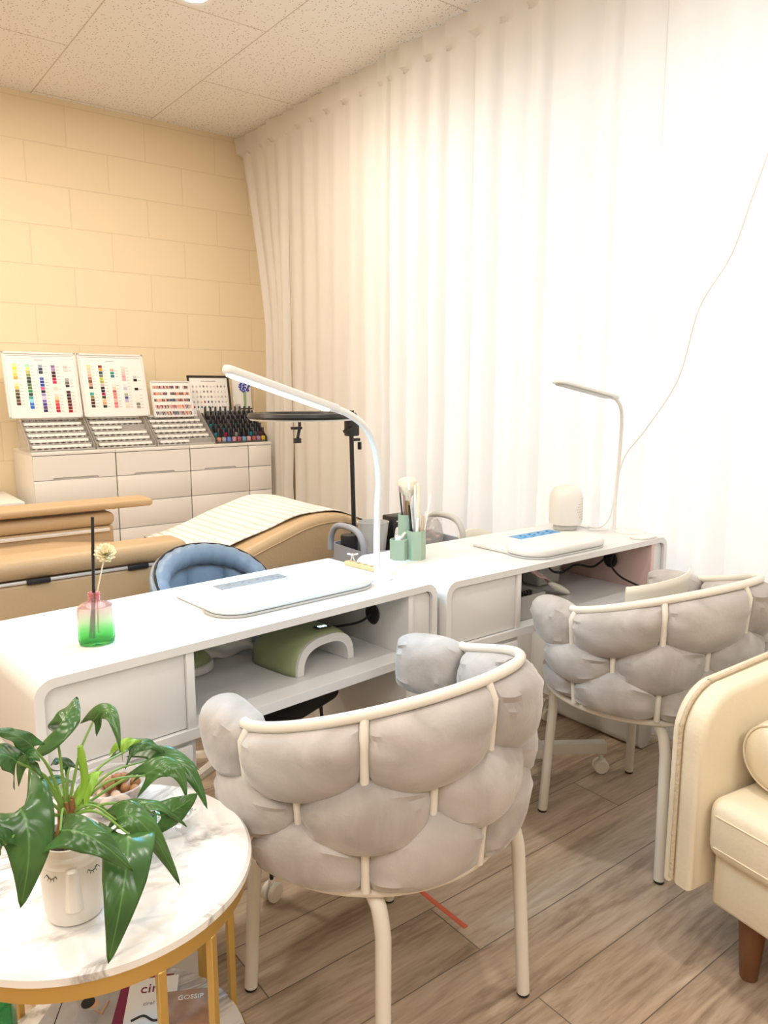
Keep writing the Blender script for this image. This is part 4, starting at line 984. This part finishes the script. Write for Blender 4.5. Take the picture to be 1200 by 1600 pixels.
# white wide bowl shape inside the second tub chair
t = thing('white_tote', 'white folded tote resting on the seat of the chair by the sofa', 'bag', (1.995, 1.225, .53), math.radians(-20))
b = B()
def tote(u, v):
    a = PI*(.1+.8*u); z = .235*v*(.80+.20*u)
    return Vector((-.12*math.cos(a), .045-.07*math.sin(a)*(.5+.5*v), z))
grid(b, tote, 26, 8); o = finish('side', b, M['creamplastic'], t, sharp=70); so = o.modifiers.new('thickness', 'SOLIDIFY'); so.thickness = .004
b = B(); grid(b, lambda u, v: Vector((-.09+.18*u, .045+.012*math.sin(PI*u), .14*v*(.62+.38*u))), 12, 6); o = finish('side', b, M['paper'], t); so = o.modifiers.new('thickness', 'SOLIDIFY'); so.thickness = .004
b = B(); box(b, -.10, .10, -.02, .05, 0, .006, .002); finish('bottom', b, M['creamplastic'], t)

# ================================================================== technician seats behind the desks
def castor(b2, x, y, p, nm='castor'):
    b = B(); m = Matrix.Translation((x, y, .026)) @ Matrix.Rotation(PI/2, 4, 'X')
    for s in (-.011, .011):
        tb = bmesh.new(); lathe(tb, [(.004, s-.007), (.022, s-.007), (.025, s-.004), (.025, s+.004), (.022, s+.007), (.004, s+.007)], seg=24); merge(b, tb, 0, m)
    cyl(b, x, y, .035, .060, .008, 12); finish(nm, b, M['creamplastic'], p)
def star_base(t, r, a0, mt, n=5, zt=.36):
    for k in range(n):
        a = a0+k*2*PI/n; d = Vector((math.cos(a), math.sin(a), 0))
        b = B(); tube(b, [d*.02+Vector((0, 0, .115)), d*r*.6+Vector((0, 0, .092)), d*r+Vector((0, 0, .066))], [.020, .017, .014], 8); l = finish('base_arm', b, mt, t)
        castor(None, d.x*r, d.y*r, l)
    b = B(); cyl(b, 0, 0, .085, .16, .026, 20); cyl(b, 0, 0, .15, zt, .014, 16); finish('gas_column', b, M['silver'], t)
# slate-blue padded chair
t = thing('padded_swivel_chair', 'slate blue padded swivel chair with a curved quilted back behind the front desk', 'office chair', (1.00, 2.14, 0), math.radians(18))
star_base(t, .26, math.radians(252), M['metalcream'])
b = B(); box(b, -.19, .19, -.19, .17, .40, .48, .035, 5); finish('seat', b, M['blue'], t)
BT = .862
def back_arc(u, off, z): 
    a = PI*(u); return Vector((-(.205+off)*math.cos(a), -.02+(.16+off)*math.sin(a)**.85, z))
def top_z(u): return .655+.148*math.sin(PI*u)**.6
b = B(); grid(b, lambda u, v: back_arc(u, .028, .46+(top_z(u)-.01-.46)*v), 40, 8); o = finish('back_shell', b, M['greygray'], t); so = o.modifiers.new('thickness', 'SOLIDIFY'); so.thickness = .012
o['label'] = 'grey outer back'
for k in range(4):
    u0, u1 = .08+k*.21, .08+(k+1)*.21
    def quilt(u, v, u0=u0, u1=u1):
        uu = u0+(u1-u0)*u; puff = .026*(math.sin(PI*u)**.5)*(math.sin(PI*v)**.4)
        return back_arc(uu, .012-puff, .47+(top_z(uu)-.065-.47)*v)
    b = B(); grid(b, quilt, 14, 14); finish('quilted_panel', b, M['blue'], t)
b = B(); P = [back_arc(.03+.94*i/40, .002, top_z(.03+.94*i/40)-.036) for i in range(41)]; tube(b, P, [.02+.014*abs(math.sin(i/40*PI))**.3+.002*math.sin(i*1.9) for i in range(41)], 14); rr = finish('rolled_edge', b, M['blue'], t)
b = B(); P = [back_arc(.03+.94*i/40, .014, top_z(.03+.94*i/40)-.004) for i in range(41)]; tube(b, P, .0042, 8); finish('piping', b, M['black'], rr)
# black padded foot rest / stool seat seen under the shelf
t = thing('black_stool', 'black padded stool tucked under the front desk shelf', 'stool', (.945, 1.70, 0), math.radians(22))
b = B(); prism(b, rrect(-.21, .21, -.085, .085, .055, 7), .43, .485, 'z', bev=.020, seg=5); finish('seat', b, M['rubber'], t)
for (x, y) in ((.13, -.05), (.13, .05), (-.13, -.05), (-.13, .05)):
    b = B(); tube(b, [(x, y, .435), (x*1.05, y*1.3, .25), (x*1.1, y*1.7, .06)], .005, 8); l = finish('leg', b, M['black'], t); castor(None, x*1.1, y*1.7, l)
# white stool of the second station with castor base
t = thing('white_swivel_chair', 'cream swivel chair with castors behind the desk by the curtain', 'office chair', (2.16, 2.04, 0))
for k, a in enumerate((math.radians(-70), math.radians(2), math.radians(74), math.radians(146), math.radians(218))):
    r = .20; d = Vector((math.cos(a), math.sin(a), 0)); b = B(); tube(b, [d*.02+Vector((0, 0, .115)), d*r*.6+Vector((0, 0, .095)), d*r+Vector((0, 0, .07))], [.022, .020, .018], 8); l = finish('base_arm', b, M['metalcream'], t); castor(None, d.x*r, d.y*r, l)
b = B(); cyl(b, 0, 0, .085, .40, .018, 20); finish('gas_column', b, M['silver'], t)
b = B(); sphere(b, (0, 0, .45), .19, .18, .05, 32, p=.8); finish('seat', b, M['creamplastic'], t)
def shellb(u, v):
    a = PI*(.12+.76*u); return Vector((-.02-(.18)*math.cos(a), .01+.15*math.sin(a), .45+(.282-.12*abs(u*2-1)**2.2)*v))
b = B(); grid(b, shellb, 30, 10); o = finish('backrest', b, M['creamplastic'], t); so = o.modifiers.new('thickness', 'SOLIDIFY'); so.thickness = .014
# low rolling base under the second desk
t = thing('rolling_footrest', 'white rolling foot rest frame on castors under the desk by the curtain', 'foot rest', (1.86, 1.60, 0), math.radians(-35))
b = B(); box(b, -.26, .26, -.018, .018, .075, .115, .005); finish('beam', b, M['metalcream'], t)
b = B(); box(b, -.018, .018, -.12, .16, .115, .150, .005); finish('cross_beam', b, M['metalcream'], t)
castor(None, .245, 0, t); castor(None, -.245, 0, t)
b = B(); cyl(b, 0, 0, .15, .30, .016, 16); finish('post', b, M['metalcream'], t)

# ================================================================== treatment bed
t = thing('treatment_bed', 'tan leather treatment bed with padded arms behind the front desk', 'treatment bed', (0, 2.55, 0))
# base side panel
b = B(); box(b, -.55, 1.02, .03, .62, .12, .60, .02, 3); finish('base', b, M['tan'], t)
b = B(); box(b, -.40, .95, .15, .50, 0, .12, .01); finish('plinth', b, M['lgrey'], t)
# seat pad
b = B(); prof = [(-.5, .60), (-.5, .70), (.75, .70), (.98, .672), (1.16, .63), (1.16, .60)]
prism(b, prof, .08, .60, 'y', bev=.018, seg=4); finish('seat_pad', b, M['tan'], t)
# leg section : humped pad
def bez(pts, n=6): return [(p.x, p.y) for p in smoothpath([(a, c, 0) for a, c in pts], n)]
toph = bez([(1.0, .655), (1.2, .672), (1.40, .735), (1.58, .790), (1.72, .795), (1.84, .755), (1.94, .685), (1.985, .60)])
both = bez([(1.94, .545), (1.75, .585), (1.55, .575), (1.30, .56), (1.0, .555)])
b = B(); prism(b, toph+both, -.03, .62, 'y', bev=.035, seg=5); lp = finish('leg_pad', b, M['tan'], t)
b = B(); P = [Vector((x, -.032, z-.034)) for x, z in toph]; tube(b, P, .0025, 6); finish('seam', b, M['tan'], lp)
# arms: near arm pad with lower panel, seam rail and hinges
b = B(); box(b, -.55, 1.045, -.075, .075, .712, .778, .031, 6); na = finish('arm_pad', b, M['tan'], t)
b = B(); box(b, -.55, 1.02, -.070, .055, .30, .702, .012, 3); finish('arm_side', b, M['tan'], t)
b = B(); box(b, -.55, 1.0, -.073, -.060, .702, .711, .001); finish('rail', b, M['alu'], na)
for x in (.545, .86):
    b = B(); box(b, x-.035, x+.035, -.080, -.066, .698, .714, .003); finish('hinge', b, M['black'], na)
b = B(); box(b, -.55, 1.01, .60, .72, .735, .793, .026, 5); fa = finish('arm_pad', b, M['tan'], t)
b = B(); box(b, -.55, 1.0, .60, .70, .30, .735, .010, 3); finish('arm_side', b, M['tan'], t)
b = B(); box(b, -.55, .98, .588, .602, .716, .730, .001); finish('rail', b, M['alu'], fa)
b = B(); box(b, -.55, 1.17, .57, .75, .805, .838, .016, 5)
for v in b.verts:
    if v.co.x > 1.10: v.co.y = .66+(v.co.y-.66)*.82
up = finish('arm_top', b, M['tan'], t)
b = B(); box(b, .2, .3, .60, .70, .775, .815, .005); finish('arm_bracket', b, M['black'], up)
# towel over the leg section
t = thing('striped_towel', 'white ribbed towel draped over the raised end of the tan bed', 'towel', (0, 2.55, 0))
tw = bez([(1.12, .668), (1.2, .676), (1.40, .738), (1.58, .793), (1.72, .798), (1.84, .757), (1.93, .697)], 8)
def towelf(u, v):
    k = u*(len(tw)-1); i = min(int(k), len(tw)-2); f = k-i; x = tw[i][0]*(1-f)+tw[i+1][0]*f; z = tw[i][1]*(1-f)+tw[i+1][1]*f
    y0 = .07-.09*u+.015*math.sin(u*5); y = y0 + (.63-y0)*v
    return Vector((x + .02*(v-.5), y, z+.004+.002*math.sin(u*30+v*4)-(.028 if v > .97 else 0)))
b = B(); grid(b, towelf, 60, 24); o = finish('cloth', b, M['towel'], t, sharp=80); so = o.modifiers.new('thickness', 'SOLIDIFY'); so.thickness = .004; so.offset = 1

# ================================================================== trolley, ring light
t = thing('utility_trolley', 'grey plastic utility trolley with a curved handle behind the holder', 'trolley', (1.80, 2.25, 0), math.radians(-3))
for (z, lab) in ((.652, 0), (.36, 1), (.10, 2)):
    b = B(); outer = rrect(-.235, .235, -.13, .13, .05, 6); inner = rrect(-.228, .228, -.123, .123, .044, 6); t0 = bmesh.new(); n = len(outer)
    rings = [[t0.verts.new((x, y, zz)) for x, y in P] for (P, zz) in ((outer, z), (outer, z+.065), (inner, z+.065), (inner, z+.006))]
    for i in range(3):
        for k in range(n): t0.faces.new((rings[i][k], rings[i][(k+1) % n], rings[i+1][(k+1) % n], rings[i+1][k]))
    t0.faces.new(rings[0][::-1]); t0.faces.new(rings[3]); merge(b, t0); finish('tray', b, M['greycart'], t)
for x in (-.225, .225):
    for y in (-.115, .115):
        b = B(); tube(b, [(x, y, .06), (x, y, .655)], .009, 10); finish('post', b, M['greycart'], t)
        b = B(); m = Matrix.Translation((x, y, .03)) @ Matrix.Rotation(PI/2, 4, 'X'); tb = bmesh.new(); lathe(tb, [(.003, -.01), (.027, -.01), (.03, -.006), (.03, .006), (.027, .01), (.003, .01)], seg=20); merge(b, tb, 0, m); cyl(b, x, y, .05, .075, .008, 10); finish('wheel', b, M['rubber'], t)
for x in (-.232, .232):
    b = B(); tube(b, smoothpath([(x, -.118, .69), (x, -.112, .745), (x, -.075, .785), (x, 0, .795), (x, .075, .785), (x, .112, .745), (x, .118, .69)], 6), .012, 12); finish('handle', b, M['lgrey'] if x > 0 else M['greycart'], t)
TZZ = .6625
t = thing('grey_tub', 'light grey round tub standing in the trolley tray', 'tub', (1.695, 2.27, TZZ)); b = B(); lathe(b, [(.001, 0), (.045, 0), (.060, .135), (.062, .137), (.058, .137), (.043, .006), (.001, .006)], seg=36, cap=False); finish('tub_body', b, M['lgrey'], t)
t = thing('black_cup', 'small black ribbed cup at the left of the trolley', 'cup', (1.612, 2.31, TZZ)); b = B(); lathe(b, [(.001, 0), (.028, 0)] + [(.032+.001*(k % 2), .008+k*.008) for k in range(10)] + [(.030, .09), (.001, .088)], seg=28); finish('cup_body', b, M['black'], t)
t = thing('tissue_pack', 'white pack leaning inside the trolley beside the grey tub', 'tissue pack', (1.752, 2.185, TZZ), .3); b = B(); box(b, -.028, .028, -.02, .02, 0, .12, .012, 3); bmesh.ops.transform(b, matrix=Matrix.Rotation(.25, 4, 'Y'), verts=b.verts); finish('pack', b, M['napkin'], t)
t = thing('black_binder', 'black case standing upright in the trolley tray', 'case', (1.838, 2.28, TZZ), .0); b = B(); box(b, -.065, .065, -.035, .035, 0, .150, .004); finish('case_body', b, M['black'], t)
b = B()
for k in range(3): box(b, -.05+k*.025, -.038+k*.025, -.037, -.034, .128, .134, .0005)
finish('clasp', b, M['silver'], t.children[0])
t = thing('clear_dome_box', 'clear domed box with pink contents at the right end of the trolley', 'box', (1.972, 2.25, TZZ)); b = B(); lathe(b, [(.048, 0), (.050, .06), (.042, .10), (.025, .125), (.001, .130)], seg=28); finish('dome', b, M['acrylic'], t)
b = B(); 
rnd = random.Random(8)
for k in range(8): sphere(b, (rnd.uniform(-.025, .025), rnd.uniform(-.02, .02), .02+.009*k), .014, .012, .009, 10)
finish('contents', b, M['blush'], t)
# ring light on stand
t = thing('ring_light', 'black ring light lying level on a slim black stand', 'ring light', (1.73, 2.445, 0))
b = B(); tube(b, [(0, 0, .02), (0, 0, .75)], .013, 12); tube(b, [(0, 0, .75), (-.01, 0, 1.14)], .009, 12); finish('pole', b, M['black'], t)
b = B(); cyl(b, 0, 0, 0, .022, .058, 32, bev=.004); finish('foot', b, M['black'], t)
b = B(); box(b, -.035, .020, -.016, .016, 1.115, 1.185, .006); cyl(b, -.008, 0, 1.18, 1.215, .010, 12); tube(b, [(.0, 0, 1.10), (.030, 0, 1.10)], .006, 8); tube(b, [(.03, 0, 1.09), (.03, 0, 1.06)], .008, 8)
tube(b, [(-.02, -.02, 1.15), (-.06, -.02, 1.135)], .006, 8); finish('swivel_clamp', b, M['black'], t)
RC = (-.232, 0.0, 1.190)
b = B(); tb = bmesh.new(); lathe(tb, [(.140, .0), (.200, .0), (.207, .008), (.200, .020), (.140, .020), (.135, .01), (.140, .0)], seg=64, cap=False); merge(b, tb, 0, Matrix.Translation(RC)); rg = finish('ring_housing', b, M['black'], t)
b = B(); tb = bmesh.new(); lathe(tb, [(.143, -.006), (.195, -.006), (.198, .0), (.141, .0), (.143, -.006)], seg=64, cap=False); merge(b, tb, 0, Matrix.Translation(RC)); finish('diffuser', b, M['whiteplastic'], rg)
b = B(); tube(b, [(RC[0]-.02, RC[1]-.01, 1.178), (RC[0]-.02, RC[1]-.01, 1.155), (RC[0]-.035, RC[1]-.02, 1.120)], .006, 8); box(b, RC[0]-.06, RC[0]-.02, RC[1]-.03, RC[1]-.01, 1.150, 1.160, .002); box(b, RC[0]-.05, RC[0]-.025, RC[1]-.03, RC[1]-.012, 1.100, 1.118, .002); finish('phone_clip', b, M['black'], t)

# ================================================================== dresser units along the back wall
FY = 4.31; CT = .962
xs = [(.962, 1.401), (1.404, 1.845), (1.848, 2.235), (2.238, 2.40)]
labs = ['white drawer unit at the left end of the back row', 'white drawer unit under the middle display racks', 'white drawer unit under the black-framed chart', 'narrow white drawer unit beside the curtain edge']
for (a, c), lb in zip(xs, labs):
    t = thing('drawer_unit', lb, 'cabinet', (a, FY, 0), 0, 'white drawer units along the back wall'); W = c-a
    b = B(); box(b, 0, W, .018, .44, .0, CT-.018, .001); finish('carcass', b, M['cabwhite'], t)
    b = B(); box(b, -.0008, W+.0008, -.002, .44, CT-.018, CT, .002); finish('top', b, M['cabwhite'], t)
    zz = [CT-.020, .808, .655, .502, .349, .196, .03]
    for i in range(6):
        hgap = .0022
        b = B(); z1 = zz[i]-.001; z0 = zz[i+1]+hgap
        if i == 0 and W > .2:   # finger notch cut into the lower edge
            n0, n1, nd = W*.22, W*.78, .010
            pts = [(.002, z0), (n0, z0), (n0+.006, z0+nd), (n1-.006, z0+nd), (n1, z0), (W-.002, z0), (W-.002, z1), (.002, z1)]
            prism(b, pts, 0, .017, 'y', bev=.0008, seg=1)
        else: box(b, .002, W-.002, 0, .017, z0, z1, .001)
        dr = finish('drawer', b, M['cabwhite'], t)
        if i == 0 and W > .2:
            b = B(); box(b, n0, n1, .006, .017, z0-.002, z0+nd+.001, .001); finish('finger_pull', b, M['lgrey'], dr)
    b = B(); box(b, .004, W-.004, .0165, .0182, .03, CT-.02); finish('gap_shade_sheet', b, M['cabgap'], t)  # dark sheet standing in for shade in the drawer gaps
# low white cabinet left of the dresser
t = thing('white_side_cabinet', 'low white cabinet at the left edge beside the drawer units', 'cabinet', (.62, 4.20, 0)); b = B(); box(b, 0, .26, 0, .5, 0, .70, .004); finish('carcass', b, M['cabwhite'], t)
b = B(); box(b, -.005, .265, -.008, .505, .70, .722, .003); finish('top', b, M['cabwhite'], t)
b = B(); box(b, .0, .18, .30, .34, .722, .90, .01, 3); o = finish('white_board', b, M['whiteplastic']); o.location = (.62, 4.2, 0.001); tag(o, 'white board standing on the low cabinet at the left edge', 'board')

# stepped acrylic racks with jars
def rack(lb, x0, x1, y0=4.335, rows=6, acr='acrylic', dz=.029, dy=.040):
    t = thing('stepped_rack', lb, 'display rack', (x0, y0, CT), 0); W = x1-x0
    for i in range(rows):
        b = B(); box(b, .004, W-.004, .004+i*dy, .004+(i+1)*dy, i*dz+.002, i*dz+.005); box(b, .004, W-.004, .002+i*dy, .004+i*dy, max(0, (i-1)*dz)+.003, i*dz+.012); finish('step', b, M[acr], t)
    for x in (0, W-.003):
        b = B(); prism(b, [(0, 0), (rows*dy+.01, 0), (rows*dy+.01, rows*dz+.028), (rows*dy-.02, rows*dz+.028), (0, .030)], x, x+.003, 'x'); finish('side_panel', b, M[acr], t)
    return t
def jar_proto():
    b = B(); cyl(b, 0, 0, 0, .016, .0145, 14, 0); box(b, -.0172, .0172, -.0175, .0115, .0125, .0270, .002, 1, mi=1)
    cyl(b, 0, -.0135, .002, .010, .005, 8, 2)
    return finish('gel_pot', b, [M['jargrey'], M['paper'], M['jardot']])
jp = jar_proto(); first = True
racks = [(.957, 1.300, 'left'), (1.310, 1.650, 'middle'), (1.662, 2.025, 'right')]
for ri, (x0, x1, side) in enumerate(racks):
    rack('clear stepped acrylic rack, %s of the three filled with white-lidded gel pots' % side, x0, x1)
    W = x1-x0
    for row in range(6):
        n = 9
        for k in range(n):
            if ri == 1 and row == 3 and k > 4: continue
            if ri == 2 and row == 0 and k > 4: continue
            o = jp if first else jp.copy()
            if not first: C.objects.link(o)
            first = False
            o.location = (x0+.020+(W-.040)*(k+.5)/n, 4.335+.004+row*.040+.020, CT+row*.029+.0055)
            tag(o, 'small white-lidded gel pot in the %s stepped rack' % side, 'gel pot', 'gel pots in the %s stepped rack' % side)
# posters leaning above the racks
def board(name, label, x0, x1, zb, ht, yb, lean, fr_mat, fr_w, back_mat, cat='colour chart'):
    t = thing(name, label, cat, (x0, yb, zb)); t.rotation_euler = (-lean, 0, 0); W = x1-x0
    b = B(); box(b, 0, W, 0, .012, 0, ht, .001); finish('backing', b, back_mat, t)
    b = B(); f = fr_w
    for (a, c, d, e) in ((0, W, 0, f), (0, W, ht-f, ht), (0, f, 0, ht), (W-f, W, 0, ht)): box(b, a, c, -.005, .001, d, e, .001, 1)
    finish('frame', b, fr_mat, t)
    return t, W
def chips(t, items, nm='swatches', y=-.0015):
    """items: (x,z,w,h,colour); one printed field grouped by colour"""
    by = {}
    for it in items: by.setdefault(it[4], []).append(it)
    b = B(); mats = []
    for i, (c, L_) in enumerate(by.items()):
        mats.append(swatch_mat(c))
        for (x, z, w_, h_, _) in L_: box(b, x-w_/2, x+w_/2, y, 0.0005, z-h_/2, z+h_/2, mi=i)
    return finish(nm, b, mats, t, smooth=False)
def hx(s): 
    v = [int(s[i:i+2], 16)/255 for i in (0, 2, 4)]; return tuple(round(c**2.2, 3) for c in v)
cols1 = [['F6E89A', 'F5DE3C', 'F3E08A', 'EFD24C', 'E2A93A', None, 'F3E3A8', 'E0C050', '7A6A4A', '5A4A3A', '3A332A', '6B4A3A', '5A3028'],
         ['9FE8C0', 'D8EE8A', 'C4C070', '8A9A50', '2E4434', '20302A', '4C7050', '5C7A4A', '2F8A5A', '1C3C40', '2A9A98', '8AD8F4', '2878D8', '2060C8'],
         ['9AA8C0', '27365E', '1E2A44', None, '4C6CC8', '24388A', '2A54B4', 'E85A8C', '182238', '9C8CC8', 'D8C8EE', '7C68C0', '4A3A94', '54407A', '2E2858'],
         ['8C6AA0', 'A888B8', '3A1830', '4C1024', 'B01850', 'C02058', None, 'F4CEC0', None, 'FAD8C8', 'F0C890', 'E86848', 'D8243C', 'C8203C', 'B01C34'],
         ['C8C4C0', 'D8D4D0', None, None, 'A8A4A4', '706C70', '38383C', None, '4C1C20', '2C1014', '4A2024', '5A1820', '5C1024', '7A1028', '98122C']]
cols2 = [['F4D8A0', 'F4CDA8', 'F0C8B0', 'E8B8A0', 'A86858', '7C4A40', 'C8907A', '4C3A36', None, '2A9A8C', '8A8A50', '6A4430', '4C1C24', '40363A'],
         ['8C3028', 'E0A030', '26384C', '7C7C6C', 'B8C83A', 'A8A850', 'C8B8C0', '241C24', '20242C', 'A81850', '1E3028', 'E8B88C', 'D89870', '2C2A26'],
         [None, 'F0A898', '2A9A90', '2C6C84', None, None, 'FBE0D0', 'F6C8B0', 'B85060', 'D8806C', 'D87C84', 'F4B0A8', 'D06C70', 'E0787C'],
         ['F8E0D8', 'F4D0C8', 'F0C0B8', 'E89898', 'E0A0B4', 'F8F0E8', 'D8E0F0', 'B8B8D0', 'F0E8E0', '9CA890', '4C5484', 'B8A8D8', 'F8D8C8', 'F4C8B0'],
         [None, None, None, 'C8C8C8', '181818', None, None, '141414', None, 'F4E8E0', 'F4E8DC', 'F4E0D4', '7C7C70', '9C8C84']]
for pi_, (x0, x1, cols, lb) in enumerate(((.908, 1.297, cols1, 'framed white nail colour chart with yellow to dark red swatches, leaning at the far left'), (1.306, 1.690, cols2, 'framed white nail colour chart with nude and pink swatches, second from the left'))):
    t, W = board('colour_chart', lb, x0, x1, CT+.175, .375, 4.515, math.radians(14), M['white'], .012, M['paper'])
    it = []
    for ci, col in enumerate(cols):
        for k, c in enumerate(col):
            if c: it.append((W*(.15+.172*ci), .300-.0182*k-.002*ci, .021, .0150, hx(c)))
    for ci in range(5): chips(t, [q for q in it if abs(q[0]-W*(.15+.172*ci)) < .004], 'swatch_column')
    b = B()
    for ci, col in enumerate(cols):
        for k, c in enumerate(col):
            if c: box(b, W*(.15+.172*ci)+.016, W*(.15+.172*ci)+.032, -.0012, .0003, .297-.0182*k-.002*ci, .2985-.0182*k-.002*ci)
    box(b, .02, W-.02, -.0012, .0003, .352, .354); box(b, W*.42, W*.54, -.0012, .0003, .330, .3325); finish('caption_lines', b, M['ink'], t, smooth=False)
    b = B()
    for k in range(9): box(b, .045+k*.009, .051+k*.009, -.0011, .0003, .335, .340)
    finish('title_marks', b, swatch_mat((.72, .70, .74)), t, smooth=False)
t, W = board('tip_sample_board', 'small white board with five rows of coloured nail tips above the right rack', 1.712, 1.968, CT+.165, .225, 4.505, math.radians(14), M['white'], .008, M['paper'])
rnd = random.Random(21); pal = ['B04A50', '8C5A4A', 'E8A088', '4A5A6C', 'D8788C', '2C3844', 'C89078', 'F0B8A0', '6C3A50', 'A8A0A8', '304858', 'E89870']
mats = [swatch_mat(hx(c)) for c in pal]
for r in range(5):
    b = B()
    for k in range(24):
        x = .018+(W-.036)*k/23; z = .186-.0405*r; c = rnd.randrange(len(pal))
        if r == 1 and 8 < k < 11 or r == 0 and k in (14, 18, 19): continue
        if r < 3: box(b, x-.0038, x+.0038, -.004, .0003, z-.008, z+.009, .0015, 1, mi=c)
        else:
            prism(b, [(x-.0045, z+.010), (x+.0025, z+.010), (x+.0048, z-.010), (x+.003, z-.014), (x+.0015, z-.010)], -.004, .0003, 'y', mi=c)
    finish('nail_tip_row', b, mats, t)
t, W = board('framed_tip_chart', 'black-framed chart of nail tips behind the polish bottles', 1.975, 2.265, CT+.01, .415, 4.555, math.radians(9), M['darkbrown'], .014, M['paper'])
mats = [swatch_mat(hx(c)) for c in ('D8D4D0', 'B8B0AC', 'B02838', '2A6A5C', '30506C', 'E8C0B0', '8C8480')]
for r in range(5):
    b = B()
    for k in range(10):
        x = .035+(W-.07)*k/9; z = .345-.033*r; c = rnd.choice([0, 1, 0, 6] if r < 3 else [2, 3, 4, 5, 6, 1]); lathe(b, [(.0065, 0), (.0045, .002), (.001, .003)], x, 0, 10, c) if False else sphere(b, (x, -.0005, z), .0062, .0022, .0078, 10, c)
    finish('nail_tip_row', b, mats, t)
b = B()
for k in range(13): box(b, W*.32+k*.008, W*.32+k*.008+.006, -.0012, .0003, .376, .382)
finish('title_marks', b, M['ink'], t, smooth=False)
# polish bottles on their own stand
SX0, SX1 = 2.044, 2.382
rack('dark stepped stand crowded with black-capped polish bottles', SX0-.008, SX1+.004, 4.335, 6, 'acrylicdark') if False else None
M['smoke'] = mat('smoked_acrylic', (.10, .09, .09), .15, trans=.3)
rack('smoky stepped stand crowded with black-capped polish bottles', SX0-.010, SX1+.006, 4.335, 6, 'smoke', dz=.026, dy=.036)
def bottle(mt, nm='polish_bottle'):
    b = B(); box(b, -.0125, .0125, -.0115, .0115, 0, .032, .004, 2, mi=0); cyl(b, 0, 0, .0315, .036, .006, 10, 0); lathe(b, [(.0078, .035), (.0080, .038), (.0068, .086), (.0052, .088)], 0, 0, 12, 1)
    return finish(nm, b, [mt, M['blackgloss']])
front = [('C88C78', 'peach'), ('9C98A8', 'lilac grey'), ('5C84C8', 'blue'), ('B88CA0', 'dusty pink'), ('B0586C', 'rose'), ('6C9CB4', 'sky blue'), ('C89CA0', 'pale pink'), ('A85C58', 'brick'), ('9C7C9C', 'mauve'), ('C8A83C', 'mustard')]
dark = ['2A2430', '3C2C3C', '54303C', '2C3848', '7C3848', '4C4048', 'A0988C', '2088A0', 'B02848', '606070']
protosb = {}
for row in range(6):
    for k in range(10):
        if row == 0: c = front[k][0]
        else: c = dark[rnd.randrange(len(dark))]
        if c in protosb: o = protosb[c].copy(); C.objects.link(o)
        else: o = bottle(swatch_mat(hx(c), .12)); protosb[c] = o
        o.location = (SX0+.014+(SX1-SX0-.028)*k/9+rnd.uniform(-.001, .001), 4.335+.004+row*.036+.018, CT+row*.026+.0055); o.rotation_euler = (0, 0, rnd.uniform(-.1, .1))
        if row == 0: tag(o, '%s nail polish bottle with black cap in the front row' % front[k][1], 'nail polish', 'black-capped polish bottles')
        else: tag(o, 'black-capped nail polish bottle in the rear rows of the smoky stand', 'nail polish', 'rear rows of polish bottles')
# blue flower picture and odds at the right end
t = thing('flower_picture', 'small picture of blue flowers leaning behind the polish bottles', 'picture', (2.300, 4.62, CT+.20)); t.rotation_euler = (-.1, 0, 0)
b = B(); box(b, 0, .135, 0, .012, 0, .245, .002); finish('canvas', b, M['paper'], t)
b = B(); box(b, 0, .135, -.003, 0, 0, .008); box(b, 0, .135, -.003, 0, .237, .245); finish('frame', b, M['darkbrown'], t)
b = B(); rnd = random.Random(3)
for k in range(60):
    a = rnd.uniform(0, 6.28); r = .036*math.sqrt(rnd.random()); sphere(b, (.088+r*math.cos(a)*1.1, -.001, .150+r*math.sin(a)), .006, .0015, .006, 6)
finish('printed_flowers', b, M['bluepetal'], t)
b = B(); 
for k in range(5): tube(b, [(.075+.004*k, -.001, .01), (.078+.005*k, -.001, .12)], .0012, 5)
finish('printed_stems', b, M['stem'], t)
b = B(); box(b, 2.255, 2.42, 4.56, 4.68, CT, CT+.198, .003); o = finish('white_storage_box', b, M['cabwhite']); tag(o, 'white storage box under the flower picture beside the curtain', 'box')
t = thing('glass_jar', 'small clear glass jar in front of the flower picture', 'jar', (2.318, 4.60, CT+.199)); b = B(); lathe(b, [(.001, 0), (.018, 0), (.020, .004), (.020, .028), (.013, .034), (.013, .04), (.011, .04), (.001, .038)], seg=20); finish('jar_body', b, M['acrylic'], t)
t = thing('small_card', 'small white card with pale marks at the right end of the drawer units', 'card', (2.362, 4.44, CT)); t.rotation_euler = (-.15, 0, 0)
b = B(); box(b, 0, .05, 0, .004, 0, .11, .001); finish('card_face', b, M['paper'], t)
b = B()
for k in range(3):
    for j in range(3): box(b, .010+k*.013, .017+k*.013, -.0008, .001, .02+j*.028, .036+j*.028)
finish('printed_marks', b, M['bristle'], t)

# red tape on the floor
b = B(); box(b, 1.163, 1.177, 1.19, 1.36, .0, .0008); o = finish('red_tape', b, M['red']); tag(o, 'strip of red tape stuck on the plank floor behind the front chair', 'tape')
